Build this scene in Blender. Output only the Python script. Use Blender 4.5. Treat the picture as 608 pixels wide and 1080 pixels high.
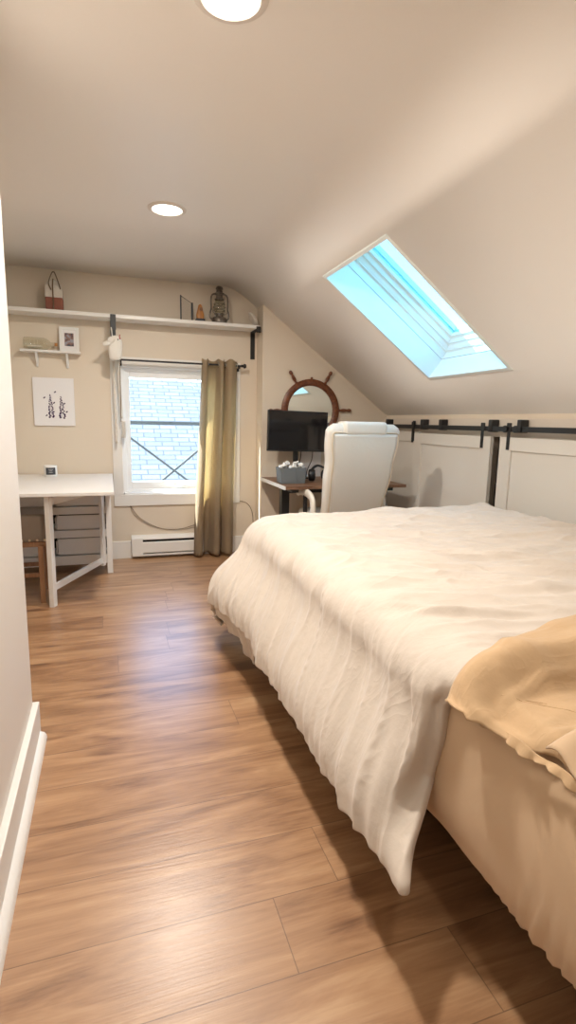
import bpy, bmesh, math, random
from mathutils import Vector, Matrix, noise
PI = math.pi
random.seed(4)
for o in list(bpy.data.objects): bpy.data.objects.remove(o)
SC = bpy.context.scene
COL = SC.collection

# ------------------------------------------------------------------ camera
cam_d = bpy.data.cameras.new('camera')
cam = bpy.data.objects.new('camera', cam_d)
COL.objects.link(cam)
f_, C_ = 567.0, (304.0, 540.0)
def cv(px, py): return Vector((px - C_[0], -(py - C_[1]), -f_))
yv = cv(114, 441).normalized()
xv = cv(2026, 480); xv = (xv - yv * xv.dot(yv)).normalized()
zv = xv.cross(yv)
M3 = Matrix((xv, yv, zv))
cam.matrix_world = Matrix.Translation((0, 0, 1.3)) @ M3.to_4x4()
cam_d.sensor_fit = 'VERTICAL'; cam_d.sensor_height = 24; cam_d.lens = 24 * f_ / 1080
cam_d.clip_start = 0.02; cam_d.clip_end = 200
SC.camera = cam

# ------------------------------------------------------------------ world, sun, exposure
W = bpy.data.worlds.new('sky'); SC.world = W; W.use_nodes = True
wn = W.node_tree.nodes; wl = W.node_tree.links
sky = wn.new('ShaderNodeTexSky'); sky.sky_type = 'NISHITA'; sky.sun_disc = False
sky.sun_elevation = math.radians(42); sky.sun_rotation = math.radians(-70)
wn['Background'].inputs['Strength'].default_value = 1.1
wl.new(sky.outputs[0], wn['Background'].inputs['Color'])
sd = bpy.data.lights.new('sun', 'SUN'); sd.energy = 26.0; sd.angle = 0.009; sd.color = (1, 0.95, 0.86)
sun = bpy.data.objects.new('sun', sd); COL.objects.link(sun)
sun.rotation_euler = Vector((0.63, -0.31, -0.71)).to_track_quat('-Z', 'Y').to_euler()
VS = SC.view_settings
SC.display_settings.display_device = 'sRGB'
VS.view_transform = 'Standard'; VS.look = 'None'; VS.gamma = 1.0; VS.use_curve_mapping = False
VS.exposure = 0.62
LAMP_W = 22.5
LAMP_COL = (1.0, 0.91, 0.81)

# ------------------------------------------------------------------ materials
def sock(n, *names):
    for k in names:
        if k in n.inputs: return n.inputs[k]
def mat(name, col, rough=0.5, metal=0.0, spec=0.5, var=0.0, vscale=6.0, bump=0.0, bscale=60.0, sheen=0.0, coat=0.0, stretch=(1, 1, 1)):
    m = bpy.data.materials.new(name); m.use_nodes = True
    n = m.node_tree.nodes; l = m.node_tree.links; b = n['Principled BSDF']
    b.inputs['Base Color'].default_value = (*col, 1); b.inputs['Roughness'].default_value = rough
    b.inputs['Metallic'].default_value = metal
    b.inputs['Specular IOR Level'].default_value = spec
    if sheen: b.inputs['Sheen Weight'].default_value = sheen
    if coat: b.inputs['Coat Weight'].default_value = coat
    tc = n.new('ShaderNodeTexCoord'); mp = n.new('ShaderNodeMapping'); mp.inputs['Scale'].default_value = stretch
    l.new(tc.outputs['Object'], mp.inputs[0])
    if var:
        t = n.new('ShaderNodeTexNoise'); t.inputs['Scale'].default_value = vscale; t.inputs['Detail'].default_value = 5
        l.new(mp.outputs[0], t.inputs['Vector'])
        r = n.new('ShaderNodeMapRange'); r.inputs[1].default_value = 0.3; r.inputs[2].default_value = 0.7
        r.inputs[3].default_value = 1 - var; r.inputs[4].default_value = 1 + var
        l.new(t.outputs['Fac'], r.inputs[0])
        mx = n.new('ShaderNodeVectorMath'); mx.operation = 'SCALE'; mx.inputs[0].default_value = col
        l.new(r.outputs[0], mx.inputs['Scale']); l.new(mx.outputs[0], b.inputs['Base Color'])
    if bump:
        t = n.new('ShaderNodeTexNoise'); t.inputs['Scale'].default_value = bscale; t.inputs['Detail'].default_value = 4
        l.new(mp.outputs[0], t.inputs['Vector'])
        bp = n.new('ShaderNodeBump'); bp.inputs['Strength'].default_value = bump; bp.inputs['Distance'].default_value = 0.01
        l.new(t.outputs['Fac'], bp.inputs['Height']); l.new(bp.outputs[0], b.inputs['Normal'])
    return m

def glassmat(name, tint=(0.95, 0.98, 0.98), gl=1.0, ior=1.45):
    m = bpy.data.materials.new(name); m.use_nodes = True
    n = m.node_tree.nodes; l = m.node_tree.links
    n.remove(n['Principled BSDF']); out = n['Material Output']
    t = n.new('ShaderNodeBsdfTransparent'); t.inputs[0].default_value = (*tint, 1)
    g = n.new('ShaderNodeBsdfGlossy'); g.inputs['Roughness'].default_value = 0.02
    lw = n.new('ShaderNodeLayerWeight'); lw.inputs['Blend'].default_value = 0.5
    pw = n.new('ShaderNodeMath'); pw.operation = 'POWER'; pw.inputs[1].default_value = 4.0; l.new(lw.outputs['Facing'], pw.inputs[0])
    fr = n.new('ShaderNodeMath'); fr.operation = 'MULTIPLY_ADD'; fr.inputs[1].default_value = 0.6 * gl; fr.inputs[2].default_value = ((ior - 1) / (ior + 1)) ** 2
    l.new(pw.outputs[0], fr.inputs[0])
    mx = n.new('ShaderNodeMixShader')
    l.new(fr.outputs[0], mx.inputs[0]); l.new(t.outputs[0], mx.inputs[1]); l.new(g.outputs[0], mx.inputs[2])
    l.new(mx.outputs[0], out.inputs['Surface'])
    return m

def emis(name, col, s):
    m = bpy.data.materials.new(name); m.use_nodes = True
    b = m.node_tree.nodes['Principled BSDF']
    b.inputs['Base Color'].default_value = (*col, 1)
    b.inputs['Emission Color'].default_value = (*col, 1); b.inputs['Emission Strength'].default_value = s
    return m

def floor_mat():
    m = bpy.data.materials.new('oak_laminate'); m.use_nodes = True
    n = m.node_tree.nodes; l = m.node_tree.links; b = n['Principled BSDF']
    def math_(op, a, c=None, d=None):
        k = n.new('ShaderNodeMath'); k.operation = op
        for i, v in enumerate((a, c, d)):
            if v is None: continue
            if isinstance(v, (int, float)): k.inputs[i].default_value = v
            else: l.new(v, k.inputs[i])
        return k.outputs[0]
    tc = n.new('ShaderNodeTexCoord'); s = n.new('ShaderNodeSeparateXYZ'); l.new(tc.outputs['Object'], s.inputs[0])
    x, y = s.outputs[0], s.outputs[1]
    ry = math_('DIVIDE', math_('SUBTRACT', y, 1.013 - 0.217 * 20), 0.217)
    row = math_('FLOOR', ry); fy = math_('FRACT', ry)
    wn1 = n.new('ShaderNodeTexWhiteNoise'); wn1.noise_dimensions = '1D'; l.new(math_('ADD', row, 3.3), wn1.inputs['W'])
    rx = math_('ADD', math_('DIVIDE', x, 1.32), math_('MULTIPLY', wn1.outputs['Value'], 7.0))
    cl = math_('FLOOR', rx); fx = math_('FRACT', rx)
    cid = n.new('ShaderNodeCombineXYZ'); l.new(row, cid.inputs[0]); l.new(cl, cid.inputs[1])
    wn2 = n.new('ShaderNodeTexWhiteNoise'); wn2.noise_dimensions = '3D'; l.new(cid.outputs[0], wn2.inputs['Vector'])
    pv = wn2.outputs['Value']
    # grain, stretched along the plank
    co = n.new('ShaderNodeCombineXYZ')
    l.new(math_('MULTIPLY', x, 0.9), co.inputs[0]); l.new(math_('MULTIPLY', y, 6.5), co.inputs[1]); l.new(math_('MULTIPLY', pv, 30.0), co.inputs[2])
    t1 = n.new('ShaderNodeTexNoise'); t1.inputs['Scale'].default_value = 1.6; t1.inputs['Detail'].default_value = 7; t1.inputs['Roughness'].default_value = 0.62; t1.inputs['Distortion'].default_value = 1.1
    l.new(co.outputs[0], t1.inputs['Vector'])
    co2 = n.new('ShaderNodeCombineXYZ')
    l.new(math_('MULTIPLY', x, 3.0), co2.inputs[0]); l.new(math_('MULTIPLY', y, 70.0), co2.inputs[1]); l.new(math_('MULTIPLY', pv, 11.0), co2.inputs[2])
    t2 = n.new('ShaderNodeTexNoise'); t2.inputs['Scale'].default_value = 2.2; t2.inputs['Detail'].default_value = 4
    l.new(co2.outputs[0], t2.inputs['Vector'])
    # knots
    co3 = n.new('ShaderNodeCombineXYZ')
    l.new(math_('MULTIPLY', x, 1.7), co3.inputs[0]); l.new(math_('MULTIPLY', y, 4.2), co3.inputs[1]); l.new(pv, co3.inputs[2])
    vo = n.new('ShaderNodeTexVoronoi'); vo.inputs['Scale'].default_value = 1.0; l.new(co3.outputs[0], vo.inputs['Vector'])
    kn = n.new('ShaderNodeMapRange'); kn.inputs[1].default_value = 0.03; kn.inputs[2].default_value = 0.16; kn.inputs[3].default_value = 1.0; kn.inputs[4].default_value = 0.0
    l.new(vo.outputs['Distance'], kn.inputs[0])
    ramp = n.new('ShaderNodeValToRGB'); e = ramp.color_ramp.elements
    e[0].position = 0.27; e[0].color = (0.180, 0.086, 0.040, 1)
    e[1].position = 0.75; e[1].color = (0.54, 0.340, 0.190, 1)
    e2 = ramp.color_ramp.elements.new(0.45); e2.color = (0.340, 0.182, 0.090, 1)
    e3 = ramp.color_ramp.elements.new(0.57); e3.color = (0.425, 0.242, 0.125, 1)
    f = math_('ADD', t1.outputs['Fac'], math_('MULTIPLY', math_('SUBTRACT', t2.outputs['Fac'], 0.5), 0.20))
    f = math_('ADD', f, math_('MULTIPLY', math_('SUBTRACT', pv, 0.5), 0.10))
    f = math_('SUBTRACT', f, math_('MULTIPLY', kn.outputs[0], 0.22))
    l.new(f, ramp.inputs[0])
    # seams
    ex = math_('MINIMUM', fx, math_('SUBTRACT', 1.0, fx)); ey = math_('MINIMUM', fy, math_('SUBTRACT', 1.0, fy))
    sx = math_('LESS_THAN', ex, 0.0011); sy = math_('LESS_THAN', ey, 0.0062)
    seam = math_('MAXIMUM', sx, sy)
    mix = n.new('ShaderNodeMix'); mix.data_type = 'RGBA'
    l.new(math_('MULTIPLY', seam, 0.55), mix.inputs[0]); l.new(ramp.outputs[0], mix.inputs[6]); mix.inputs[7].default_value = (0.07, 0.035, 0.018, 1)
    l.new(mix.outputs[2], b.inputs['Base Color'])
    rr = n.new('ShaderNodeMapRange'); rr.inputs[3].default_value = 0.27; rr.inputs[4].default_value = 0.38
    l.new(t2.outputs['Fac'], rr.inputs[0]); l.new(rr.outputs[0], b.inputs['Roughness'])
    bp = n.new('ShaderNodeBump'); bp.inputs['Strength'].default_value = 0.14; bp.inputs['Distance'].default_value = 0.004
    l.new(math_('SUBTRACT', math_('ADD', t2.outputs['Fac'], t1.outputs['Fac']), math_('MULTIPLY', seam, 1.5)), bp.inputs['Height'])
    l.new(bp.outputs[0], b.inputs['Normal'])
    b.inputs['Specular IOR Level'].default_value = 0.75
    b.inputs['Coat Weight'].default_value = 0.2; b.inputs['Coat Roughness'].default_value = 0.28
    return m

def wood(name, c1, c2, sc=(1, 12, 12), rough=0.45):
    m = bpy.data.materials.new(name); m.use_nodes = True
    n = m.node_tree.nodes; l = m.node_tree.links; b = n['Principled BSDF']
    tc = n.new('ShaderNodeTexCoord'); mp = n.new('ShaderNodeMapping'); mp.inputs['Scale'].default_value = sc
    l.new(tc.outputs['Object'], mp.inputs[0])
    t = n.new('ShaderNodeTexNoise'); t.inputs['Scale'].default_value = 2.5; t.inputs['Detail'].default_value = 6; t.inputs['Distortion'].default_value = 0.8
    l.new(mp.outputs[0], t.inputs['Vector'])
    r = n.new('ShaderNodeValToRGB'); r.color_ramp.elements[0].position = 0.35; r.color_ramp.elements[1].position = 0.68
    r.color_ramp.elements[0].color = (*c1, 1); r.color_ramp.elements[1].color = (*c2, 1)
    l.new(t.outputs['Fac'], r.inputs[0]); l.new(r.outputs[0], b.inputs['Base Color']); b.inputs['Roughness'].default_value = rough
    return m

def shingle_mat():
    m = bpy.data.materials.new('roof_shingles'); m.use_nodes = True
    n = m.node_tree.nodes; l = m.node_tree.links; b = n['Principled BSDF']
    tc = n.new('ShaderNodeTexCoord')
    br = n.new('ShaderNodeTexBrick'); br.offset = 0.37; br.squash = 1.0
    br.inputs['Color1'].default_value = (0.112, 0.125, 0.142, 1); br.inputs['Color2'].default_value = (0.082, 0.094, 0.112, 1)
    br.inputs['Mortar'].default_value = (0.044, 0.053, 0.068, 1)
    br.inputs['Scale'].default_value = 1.0; br.inputs['Mortar Size'].default_value = 0.011; br.inputs['Mortar Smooth'].default_value = 0.4
    br.inputs['Brick Width'].default_value = 0.34; br.inputs['Row Height'].default_value = 0.15
    l.new(tc.outputs['Object'], br.inputs['Vector'])
    l.new(br.outputs['Color'], b.inputs['Base Color']); b.inputs['Roughness'].default_value = 0.9
    bp = n.new('ShaderNodeBump'); bp.inputs['Distance'].default_value = 0.02; bp.invert = True
    l.new(br.outputs['Fac'], bp.inputs['Height']); l.new(bp.outputs[0], b.inputs['Normal'])
    return m

M = {}
M['wall'] = mat('wall_paint', (0.71, 0.62, 0.505), 0.55, bump=0.03, bscale=180)
M['wall2'] = mat('partition_paint', (0.76, 0.715, 0.66), 0.5, bump=0.03, bscale=180)
M['ceil'] = mat('ceiling_paint', (0.90, 0.868, 0.825), 0.40, bump=0.05, bscale=120)
M['white'] = mat('white_trim_paint', (0.80, 0.78, 0.74), 0.4)
M['doorwhite'] = mat('door_paint', (0.70, 0.66, 0.60), 0.45)
M['header'] = mat('header_paint', (0.68, 0.60, 0.51), 0.5)
M['furn'] = mat('white_lacquer', (0.78, 0.76, 0.73), 0.35)
M['upvc'] = mat('white_window_vinyl', (0.85, 0.86, 0.86), 0.3)
M['velux'] = mat('white_skylight_lacquer', (0.82, 0.88, 0.87), 0.35)
M['glass'] = glassmat('window_glass', (0.90, 0.96, 0.99))
M['skyglass'] = glassmat('skylight_glass', (0.50, 0.84, 0.90))
M['bglass'] = glassmat('bottle_glass', (0.95, 0.945, 0.90), ior=1.7)
M['floor'] = floor_mat()
M['black'] = mat('black_steel', (0.012, 0.012, 0.013), 0.45)
M['dark'] = mat('deep_shade_black', (0.02, 0.018, 0.016), 0.8)  # near-black in place of deep shade, closet and table chest; heater fins share it
M['duvet'] = mat('cream_cotton_duvet', (0.655, 0.585, 0.51), 0.85, spec=0.2, sheen=0.25, bump=0.25, bscale=26, var=0.03, vscale=14)
M['sheet'] = mat('tan_cotton_sheet', (0.61, 0.425, 0.25), 0.8, spec=0.2, sheen=0.2, bump=0.18, bscale=30, var=0.03, vscale=10)
M['fitted'] = mat('peach_cotton_sheet', (0.65, 0.475, 0.31), 0.8, spec=0.2, sheen=0.2, bump=0.10, bscale=16)
M['curtain'] = mat('taupe_linen', (0.36, 0.285, 0.20), 0.85, spec=0.15, sheen=0.15, bump=0.3, bscale=220, var=0.10, vscale=60, stretch=(1, 1, 0.25))
def crumple(m, scale, strength, dist):
    n = m.node_tree.nodes; l = m.node_tree.links; b = n['Principled BSDF']
    tc = n.new('ShaderNodeTexCoord'); mp = n.new('ShaderNodeMapping'); mp.inputs['Scale'].default_value = (1.0, 2.4, 1.0)
    mp.inputs['Rotation'].default_value = (0, 0, .5)
    t = n.new('ShaderNodeTexNoise'); t.inputs['Scale'].default_value = scale; t.inputs['Detail'].default_value = 3; t.inputs['Distortion'].default_value = 1.6
    a = n.new('ShaderNodeMath'); a.operation = 'SUBTRACT'; a.inputs[1].default_value = .5
    c = n.new('ShaderNodeMath'); c.operation = 'ABSOLUTE'; p = n.new('ShaderNodeMath'); p.operation = 'POWER'; p.inputs[1].default_value = .6
    bp = n.new('ShaderNodeBump'); bp.inputs['Strength'].default_value = strength; bp.inputs['Distance'].default_value = dist; bp.invert = True
    l.new(tc.outputs['Object'], mp.inputs[0]); l.new(mp.outputs[0], t.inputs['Vector']); l.new(t.outputs['Fac'], a.inputs[0])
    l.new(a.outputs[0], c.inputs[0]); l.new(c.outputs[0], p.inputs[0]); l.new(p.outputs[0], bp.inputs['Height'])
    old = b.inputs['Normal'].links[0].from_socket; l.new(old, bp.inputs['Normal']); l.new(bp.outputs[0], b.inputs['Normal'])
crumple(M['duvet'], 2.8, .15, .03)
crumple(M['sheet'], 3.2, .13, .03)
def translucent(m, col, w):
    n = m.node_tree.nodes; l = m.node_tree.links; t = n.new('ShaderNodeBsdfTranslucent'); t.inputs[0].default_value = (*col, 1)
    mx = n.new('ShaderNodeMixShader'); mx.inputs[0].default_value = w
    l.new(n['Principled BSDF'].outputs[0], mx.inputs[1]); l.new(t.outputs[0], mx.inputs[2]); l.new(mx.outputs[0], n['Material Output'].inputs['Surface'])
translucent(M['curtain'], (0.80, 0.66, 0.42), 0.45)
M['leather'] = mat('white_leather', (0.80, 0.775, 0.71), 0.38, bump=0.12, bscale=40)
M['leather_side'] = mat('cream_leather', (0.72, 0.62, 0.48), 0.45, bump=0.12, bscale=40)
M['metal'] = mat('old_pewter', (0.17, 0.145, 0.12), 0.38, metal=0.55, var=0.5, vscale=40)
M['chrome'] = mat('chrome', (0.7, 0.7, 0.7), 0.15, metal=1)
M['wheelwood'] = wood('mahogany', (0.10, 0.030, 0.012), (0.23, 0.075, 0.028), (14, 14, 14), 0.35)
M['deskwood'] = wood('walnut_board', (0.13, 0.062, 0.032), (0.30, 0.17, 0.10), (1.5, 14, 14))
M['stoolwood'] = wood('brown_stool_wood', (0.20, 0.095, 0.045), (0.34, 0.18, 0.09), (14, 14, 1.5))
M['buoy_red'] = wood('brick_red_paint', (0.20, 0.062, 0.035), (0.28, 0.09, 0.055), (8, 8, 3), 0.6)
M['buoy_white'] = mat('weathered_white_paint', (0.62, 0.57, 0.50), 0.7, var=0.1, vscale=30)
M['rope'] = mat('brown_rope', (0.19, 0.13, 0.08), 0.9, bump=0.5, bscale=200)
M['cotton'] = mat('white_cotton_rope', (0.74, 0.70, 0.64), 0.9, bump=0.4, bscale=150)
M['orange'] = wood('orange_carved_wood', (0.40, 0.17, 0.05), (0.62, 0.30, 0.10), (8, 8, 3))
M['mirror'] = mat('mirror_silver', (0.80, 0.84, 0.80), 0.02, metal=1)
M['screen'] = mat('black_screen', (0.006, 0.006, 0.008), 0.10, coat=0.3)
M['felt'] = mat('grey_felt', (0.17, 0.19, 0.20), 0.9, bump=0.4, bscale=160)
M['plastic_w'] = mat('white_plastic', (0.80, 0.80, 0.78), 0.4)
M['upholstery'] = mat('taupe_velvet', (0.20, 0.155, 0.115), 0.7, sheen=0.3, bump=0.2, bscale=90)
M['brass'] = mat('pale_nailheads', (0.62, 0.50, 0.36), 0.3, metal=0.9)
M['paper'] = mat('canvas_paper', (0.82, 0.80, 0.80), 0.7)
M['ink'] = mat('dark_purple_ink', (0.05, 0.02, 0.075), 0.8)
M['pink'] = mat('muted_red_ribbon', (0.45, 0.10, 0.10), 0.7)
M['photo'] = None
M['cable'] = mat('beige_cable', (0.40, 0.33, 0.25), 0.6)
M['rail_grey'] = mat('grey_weathered_rail', (0.055, 0.066, 0.072), 0.7)
M['shell'] = mat('pale_shell', (0.78, 0.73, 0.66), 0.5, var=0.1, vscale=30)
M['trimring'] = mat('light_trim_ring', (0.80, 0.74, 0.68), 0.5)
M['charcoal'] = mat('charcoal_label', (0.05, 0.055, 0.065), 0.6)
M['labelgrey'] = mat('pale_label_print', (0.5, 0.5, 0.5), 0.7)

# ------------------------------------------------------------------ mesh helpers
def new(): return bmesh.new()
def box(bm, lo, hi, bev=0.0, seg=2, mtx=None):
    r = bmesh.ops.create_cube(bm, size=1)
    vs = r['verts']
    c = [(lo[i] + hi[i]) / 2 for i in range(3)]; s = [abs(hi[i] - lo[i]) for i in range(3)]
    for v in vs: v.co = Vector((v.co.x * s[0] + c[0], v.co.y * s[1] + c[1], v.co.z * s[2] + c[2]))
    if bev:
        es = list({e for v in vs for e in v.link_edges})
        g = bmesh.ops.bevel(bm, geom=es, offset=bev, segments=seg, affect='EDGES', profile=0.6)
        vs = list({v for v in g['verts']} | {v for v in vs if v.is_valid})
    if mtx is not None:
        for v in vs: v.co = mtx @ v.co
    return vs
def quad(bm, pts):
    vs = [bm.verts.new(p) for p in pts]; return bm.faces.new(vs)
def beam(bm, p0, p1, w, h, bev=0.0):
    """square bar from p0 to p1; w across (horizontal), h the other way"""
    p0, p1 = Vector(p0), Vector(p1); d = p1 - p0; L = d.length; d.normalize()
    up = Vector((0, 0, 1)) if abs(d.z) < 0.95 else Vector((0, 1, 0))
    x = d.cross(up).normalized(); y = x.cross(d).normalized()
    m = Matrix((x, y, d)).transposed().to_4x4(); m.translation = (p0 + p1) / 2
    return box(bm, (-w / 2, -h / 2, -L / 2), (w / 2, h / 2, L / 2), bev, 2, m)
def tube(bm, pts, r, n=8, caps=True, closed=False, ry=None):
    pts = [Vector(p) for p in pts]; N = len(pts); rings = []
    prev = None
    for i, p in enumerate(pts):
        if closed: t = (pts[(i + 1) % N] - pts[i - 1]).normalized()
        else: t = (pts[min(i + 1, N - 1)] - pts[max(i - 1, 0)]).normalized()
        if prev is None:
            a = Vector((0, 0, 1)) if abs(t.z) < 0.9 else Vector((1, 0, 0))
            u = t.cross(a).normalized()
        else: u = (prev - t * prev.dot(t)).normalized()
        prev = u; v = t.cross(u)
        rr = r[i] if isinstance(r, (list, tuple)) else r
        r2 = rr if ry is None else ry
        rings.append([bm.verts.new(p + u * (rr * math.cos(2 * PI * k / n)) + v * (r2 * math.sin(2 * PI * k / n))) for k in range(n)])
    for i in range(N if closed else N - 1):
        a, b = rings[i], rings[(i + 1) % N]
        for k in range(n): bm.faces.new((a[k], a[(k + 1) % n], b[(k + 1) % n], b[k]))
    if caps and not closed:
        bm.faces.new(rings[0][::-1]); bm.faces.new(rings[-1])
def lathe(bm, prof, n=24, c=(0, 0, 0), axis='Z', sx=1.0, sy=1.0):
    rings = []
    for r, z in prof:
        ring = []
        for k in range(n):
            a = 2 * PI * k / n; x, y = r * math.cos(a) * sx, r * math.sin(a) * sy
            p = {'Z': (x, y, z), 'Y': (x, z, y), 'X': (z, x, y)}[axis]
            ring.append(bm.verts.new(Vector(c) + Vector(p)))
        rings.append(ring)
    for i in range(len(rings) - 1):
        for k in range(n): bm.faces.new((rings[i][k], rings[i][(k + 1) % n], rings[i + 1][(k + 1) % n], rings[i + 1][k]))
    bm.faces.new(rings[0][::-1]); bm.faces.new(rings[-1])
def prism(bm, pts, axis, a, b):
    """extrude a 2-D outline along an axis from a to b; pts are the two other coords in order"""
    def P(p, t): return {'X': (t, p[0], p[1]), 'Y': (p[0], t, p[1]), 'Z': (p[0], p[1], t)}[axis]
    A = [bm.verts.new(P(p, a)) for p in pts]; B = [bm.verts.new(P(p, b)) for p in pts]
    N = len(pts)
    for i in range(N): bm.faces.new((A[i], A[(i + 1) % N], B[(i + 1) % N], B[i]))
    bm.faces.new(A[::-1]); bm.faces.new(B)
def grid(bm, fn, nu, nv):
    g = [[bm.verts.new(fn(i / nu, j / nv)) for j in range(nv + 1)] for i in range(nu + 1)]
    for i in range(nu):
        for j in range(nv): bm.faces.new((g[i][j], g[i + 1][j], g[i + 1][j + 1], g[i][j + 1]))
    return g
def spline(pts, n=8, closed=False):
    P = [Vector(p) for p in pts]; N = len(P); out = []
    rng = range(N if closed else N - 1)
    for i in rng:
        p0 = P[i - 1] if (closed or i > 0) else P[0]; p1 = P[i]; p2 = P[(i + 1) % N]
        p3 = P[(i + 2) % N] if (closed or i + 2 < N) else P[-1]
        for k in range(n):
            t = k / n
            out.append(0.5 * ((2 * p1) + (p2 - p0) * t + (2 * p0 - 5 * p1 + 4 * p2 - p3) * t * t + (3 * p1 - p0 - 3 * p2 + p3) * t ** 3))
    if not closed: out.append(P[-1])
    return out

def wloc(o):
    v = Vector((0, 0, 0))
    while o: v += Vector(o.location); o = o.parent
    return v
def obj(name, bm, m, parent=None, smooth=False, local=False, origin=None, subs=0, auto=True):
    bmesh.ops.recalc_face_normals(bm, faces=bm.faces)
    off = wloc(parent) if (parent and not local) else Vector((0, 0, 0))
    if origin is not None: off = Vector(origin)
    if off.length:
        for v in bm.verts: v.co -= off
    me = bpy.data.meshes.new(name); bm.to_mesh(me); bm.free()
    if smooth:
        for p in me.polygons: p.use_smooth = True
        if auto:
            try: me.set_sharp_from_angle(angle=math.radians(42))
            except Exception: pass
    me.materials.append(m)
    o = bpy.data.objects.new(name, me); COL.objects.link(o)
    if parent: o.parent = parent
    if origin is not None: o.location = origin
    if subs:
        s = o.modifiers.new('sub', 'SUBSURF'); s.levels = subs; s.render_levels = subs
    return o
def tag(o, label, cat, group=None, kind=None):
    o['label'] = label; o['category'] = cat
    if group: o['group'] = group
    if kind: o['kind'] = kind
    return o
def thing(name, label, cat, loc=(0, 0, 0), rz=0, group=None):
    o = bpy.data.objects.new(name, None); COL.objects.link(o); o.location = loc; o.rotation_euler = (0, 0, rz)
    o.empty_display_size = 0.1
    return tag(o, label, cat, group)
def struct(name, bm, m, parent=None, **k):
    o = obj(name, bm, m, parent, **k)
    if not parent: o['kind'] = 'structure'
    return o
def bx(lo, hi, bev=0.0):
    b = new(); box(b, lo, hi, bev); return b

# ------------------------------------------------------------------ the room
YW, YA, XR = 5.16, 4.95, 2.687          # window wall, alcove wall, knee wall
XL, YR = -1.25, -1.6                     # outer left wall, wall behind the camera
ZC = 2.52; SL = 0.7337
def zs(x): return 1.385 + SL * (XR - x)
XE = 3.55

struct('floor', bx((XL - .1, YR - .1, -0.08), (XE + .1, YW + .2, 0)), M['floor'])

# ceiling: flat, a soft cove, then the slope with the skylight hole
SX0, SX1, SY0, SY1 = 1.463, 2.320, 2.785, 3.64
prof = [(XL - .1, ZC), (-0.4, ZC), (0.4, ZC), (0.90, ZC)]
P0, P1, P2 = Vector((1.04, ZC)), Vector((1.19, ZC - 0.004)), Vector((1.37, zs(1.37)))
for k in range(0, 15):
    t = k / 14; q = P0 * (1 - t) ** 2 + P1 * 2 * t * (1 - t) + P2 * t * t; prof.append((q.x, q.y))
prof += [(SX0 - .012, zs(SX0 - .012)), (SX1 + .012, zs(SX1 + .012)), (XR, zs(XR)), (XE + .1, zs(XE + .1))]
ys = [YR - .1, SY0 - .012, SY1 + .012, YW + .2]
b = new(); V = [[b.verts.new((x, y, z)) for y in ys] for x, z in prof]
for i in range(len(prof) - 1):
    for j in range(3):
        if abs(prof[i][0] - SX0 + .012) < 1e-6 and j == 1: continue
        b.faces.new((V[i][j], V[i][j + 1], V[i + 1][j + 1], V[i + 1][j]))
ceil = struct('ceiling', b, M['ceil'], smooth=True)
s = ceil.modifiers.new('thick', 'SOLIDIFY'); s.thickness = 0.05; s.offset = 1
# make sure the thickness goes outwards (up)
if ceil.data.polygons[0].normal.z < 0: s.offset = -1

# window wall with its opening
OX0, OX1, OZ0, OZ1 = 0.115, 1.135, 0.605, 1.765
b = new()
for lo, hi in (((XL - .1, YW, 0), (OX0, YW + .16, ZC)), ((OX1, YW, 0), (1.376, YW + .16, ZC)),
               ((OX0, YW, 0), (OX1, YW + .16, OZ0)), ((OX0, YW, OZ1), (OX1, YW + .16, ZC))): box(b, lo, hi)
struct('wall_back', b, M['wall'])
# alcove wall in front of it: its left end makes the little return beside the curtain
b = new(); prism(b, [(1.376, 0), (XE, 0), (XE, zs(XE) + .01), (1.40, zs(1.40) + .01), (1.376, zs(1.40) + .02)], 'Y', YA, YW + .16)
struct('wall_alcove', b, M['wall'])
struct('wall_left', bx((XL - .1, 2.24, 0), (XL, YW + .1, ZC)), M['wall'])
struct('wall_partition', bx((XL - .1, YR, 0), (-0.33, 2.24, ZC)), M['wall2'])
b = new(); prism(b, [(XL - .1, 0), (XE, 0), (XE, zs(XE)), (1.25, zs(1.3)), (1.0, ZC), (XL - .1, ZC)], 'Y', YR - .1, YR)
fw = struct('wall_front', b, M['wall'])
# knee wall with the closet openings behind the sliding doors
b = new()
for lo, hi in (((XR, YR, 0), (XR + .09, 0.2, 1.385)), ((XR, 0.2, 1.22), (XR + .09, 4.62, 1.385)),
               ((XR, 4.62, 0), (XR + .09, YA, 1.385)), ((XR, 0.2, 0), (XR + .09, 4.62, 0.12)), ((XR, 3.36, .12), (XR + .09, 3.50, 1.22))): box(b, lo, hi)
struct('wall_right', b, M['wall'])
struct('wall_closet', bx((XE, YR, 0), (XE + .06, YW, zs(XE))), M['dark'])  # coloured near-black so the closet gap reads as unlit
struct('trim_1', bx((XR - .022, YR, 1.225), (XR, YA, 1.352), 0.003), M['header'])
b = new(); box(b, (XR - .012, 3.10, .12), (XR + .09, 3.14, 1.22)); 
struct('trim_2', b, M['white'])

# baseboards
def baseb(name, lo, hi): struct(name, bx(lo, hi, 0.004), M['white'])
baseb('baseboard_back', (XL, YW - .016, 0), (0.17, YW, .165))
baseb('baseboard_window', (.86, YW - .016, 0), (1.376, YW, .165))
baseb('baseboard_alcove', (1.376, YA - .016, 0), (XR, YA, .165))
baseb('baseboard_return', (1.360, YA, 0), (1.376, YW - .016, .165))
baseb('baseboard_right', (XR - .016, YR, 0), (XR, YA - .016, .12))
baseb('baseboard_left', (XL, 2.24, 0), (XL + .016, YW - .016, .165))
b = new(); box(b, (-.33, YR, 0), (-.306, 2.245, .15), .004)
struct('baseboard_partition', b, M['white'])
b = new(); prism(b, [(-.306, 0), (-.281, 0), (-.283, .012), (-.291, .024), (-.306, .03)], 'Y', YR, 2.232)
struct('trim_shoe', b, M['white'], smooth=True)
baseb('baseboard_partition_end', (XL, 2.24, 0), (-.306, 2.256, .15))

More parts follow.
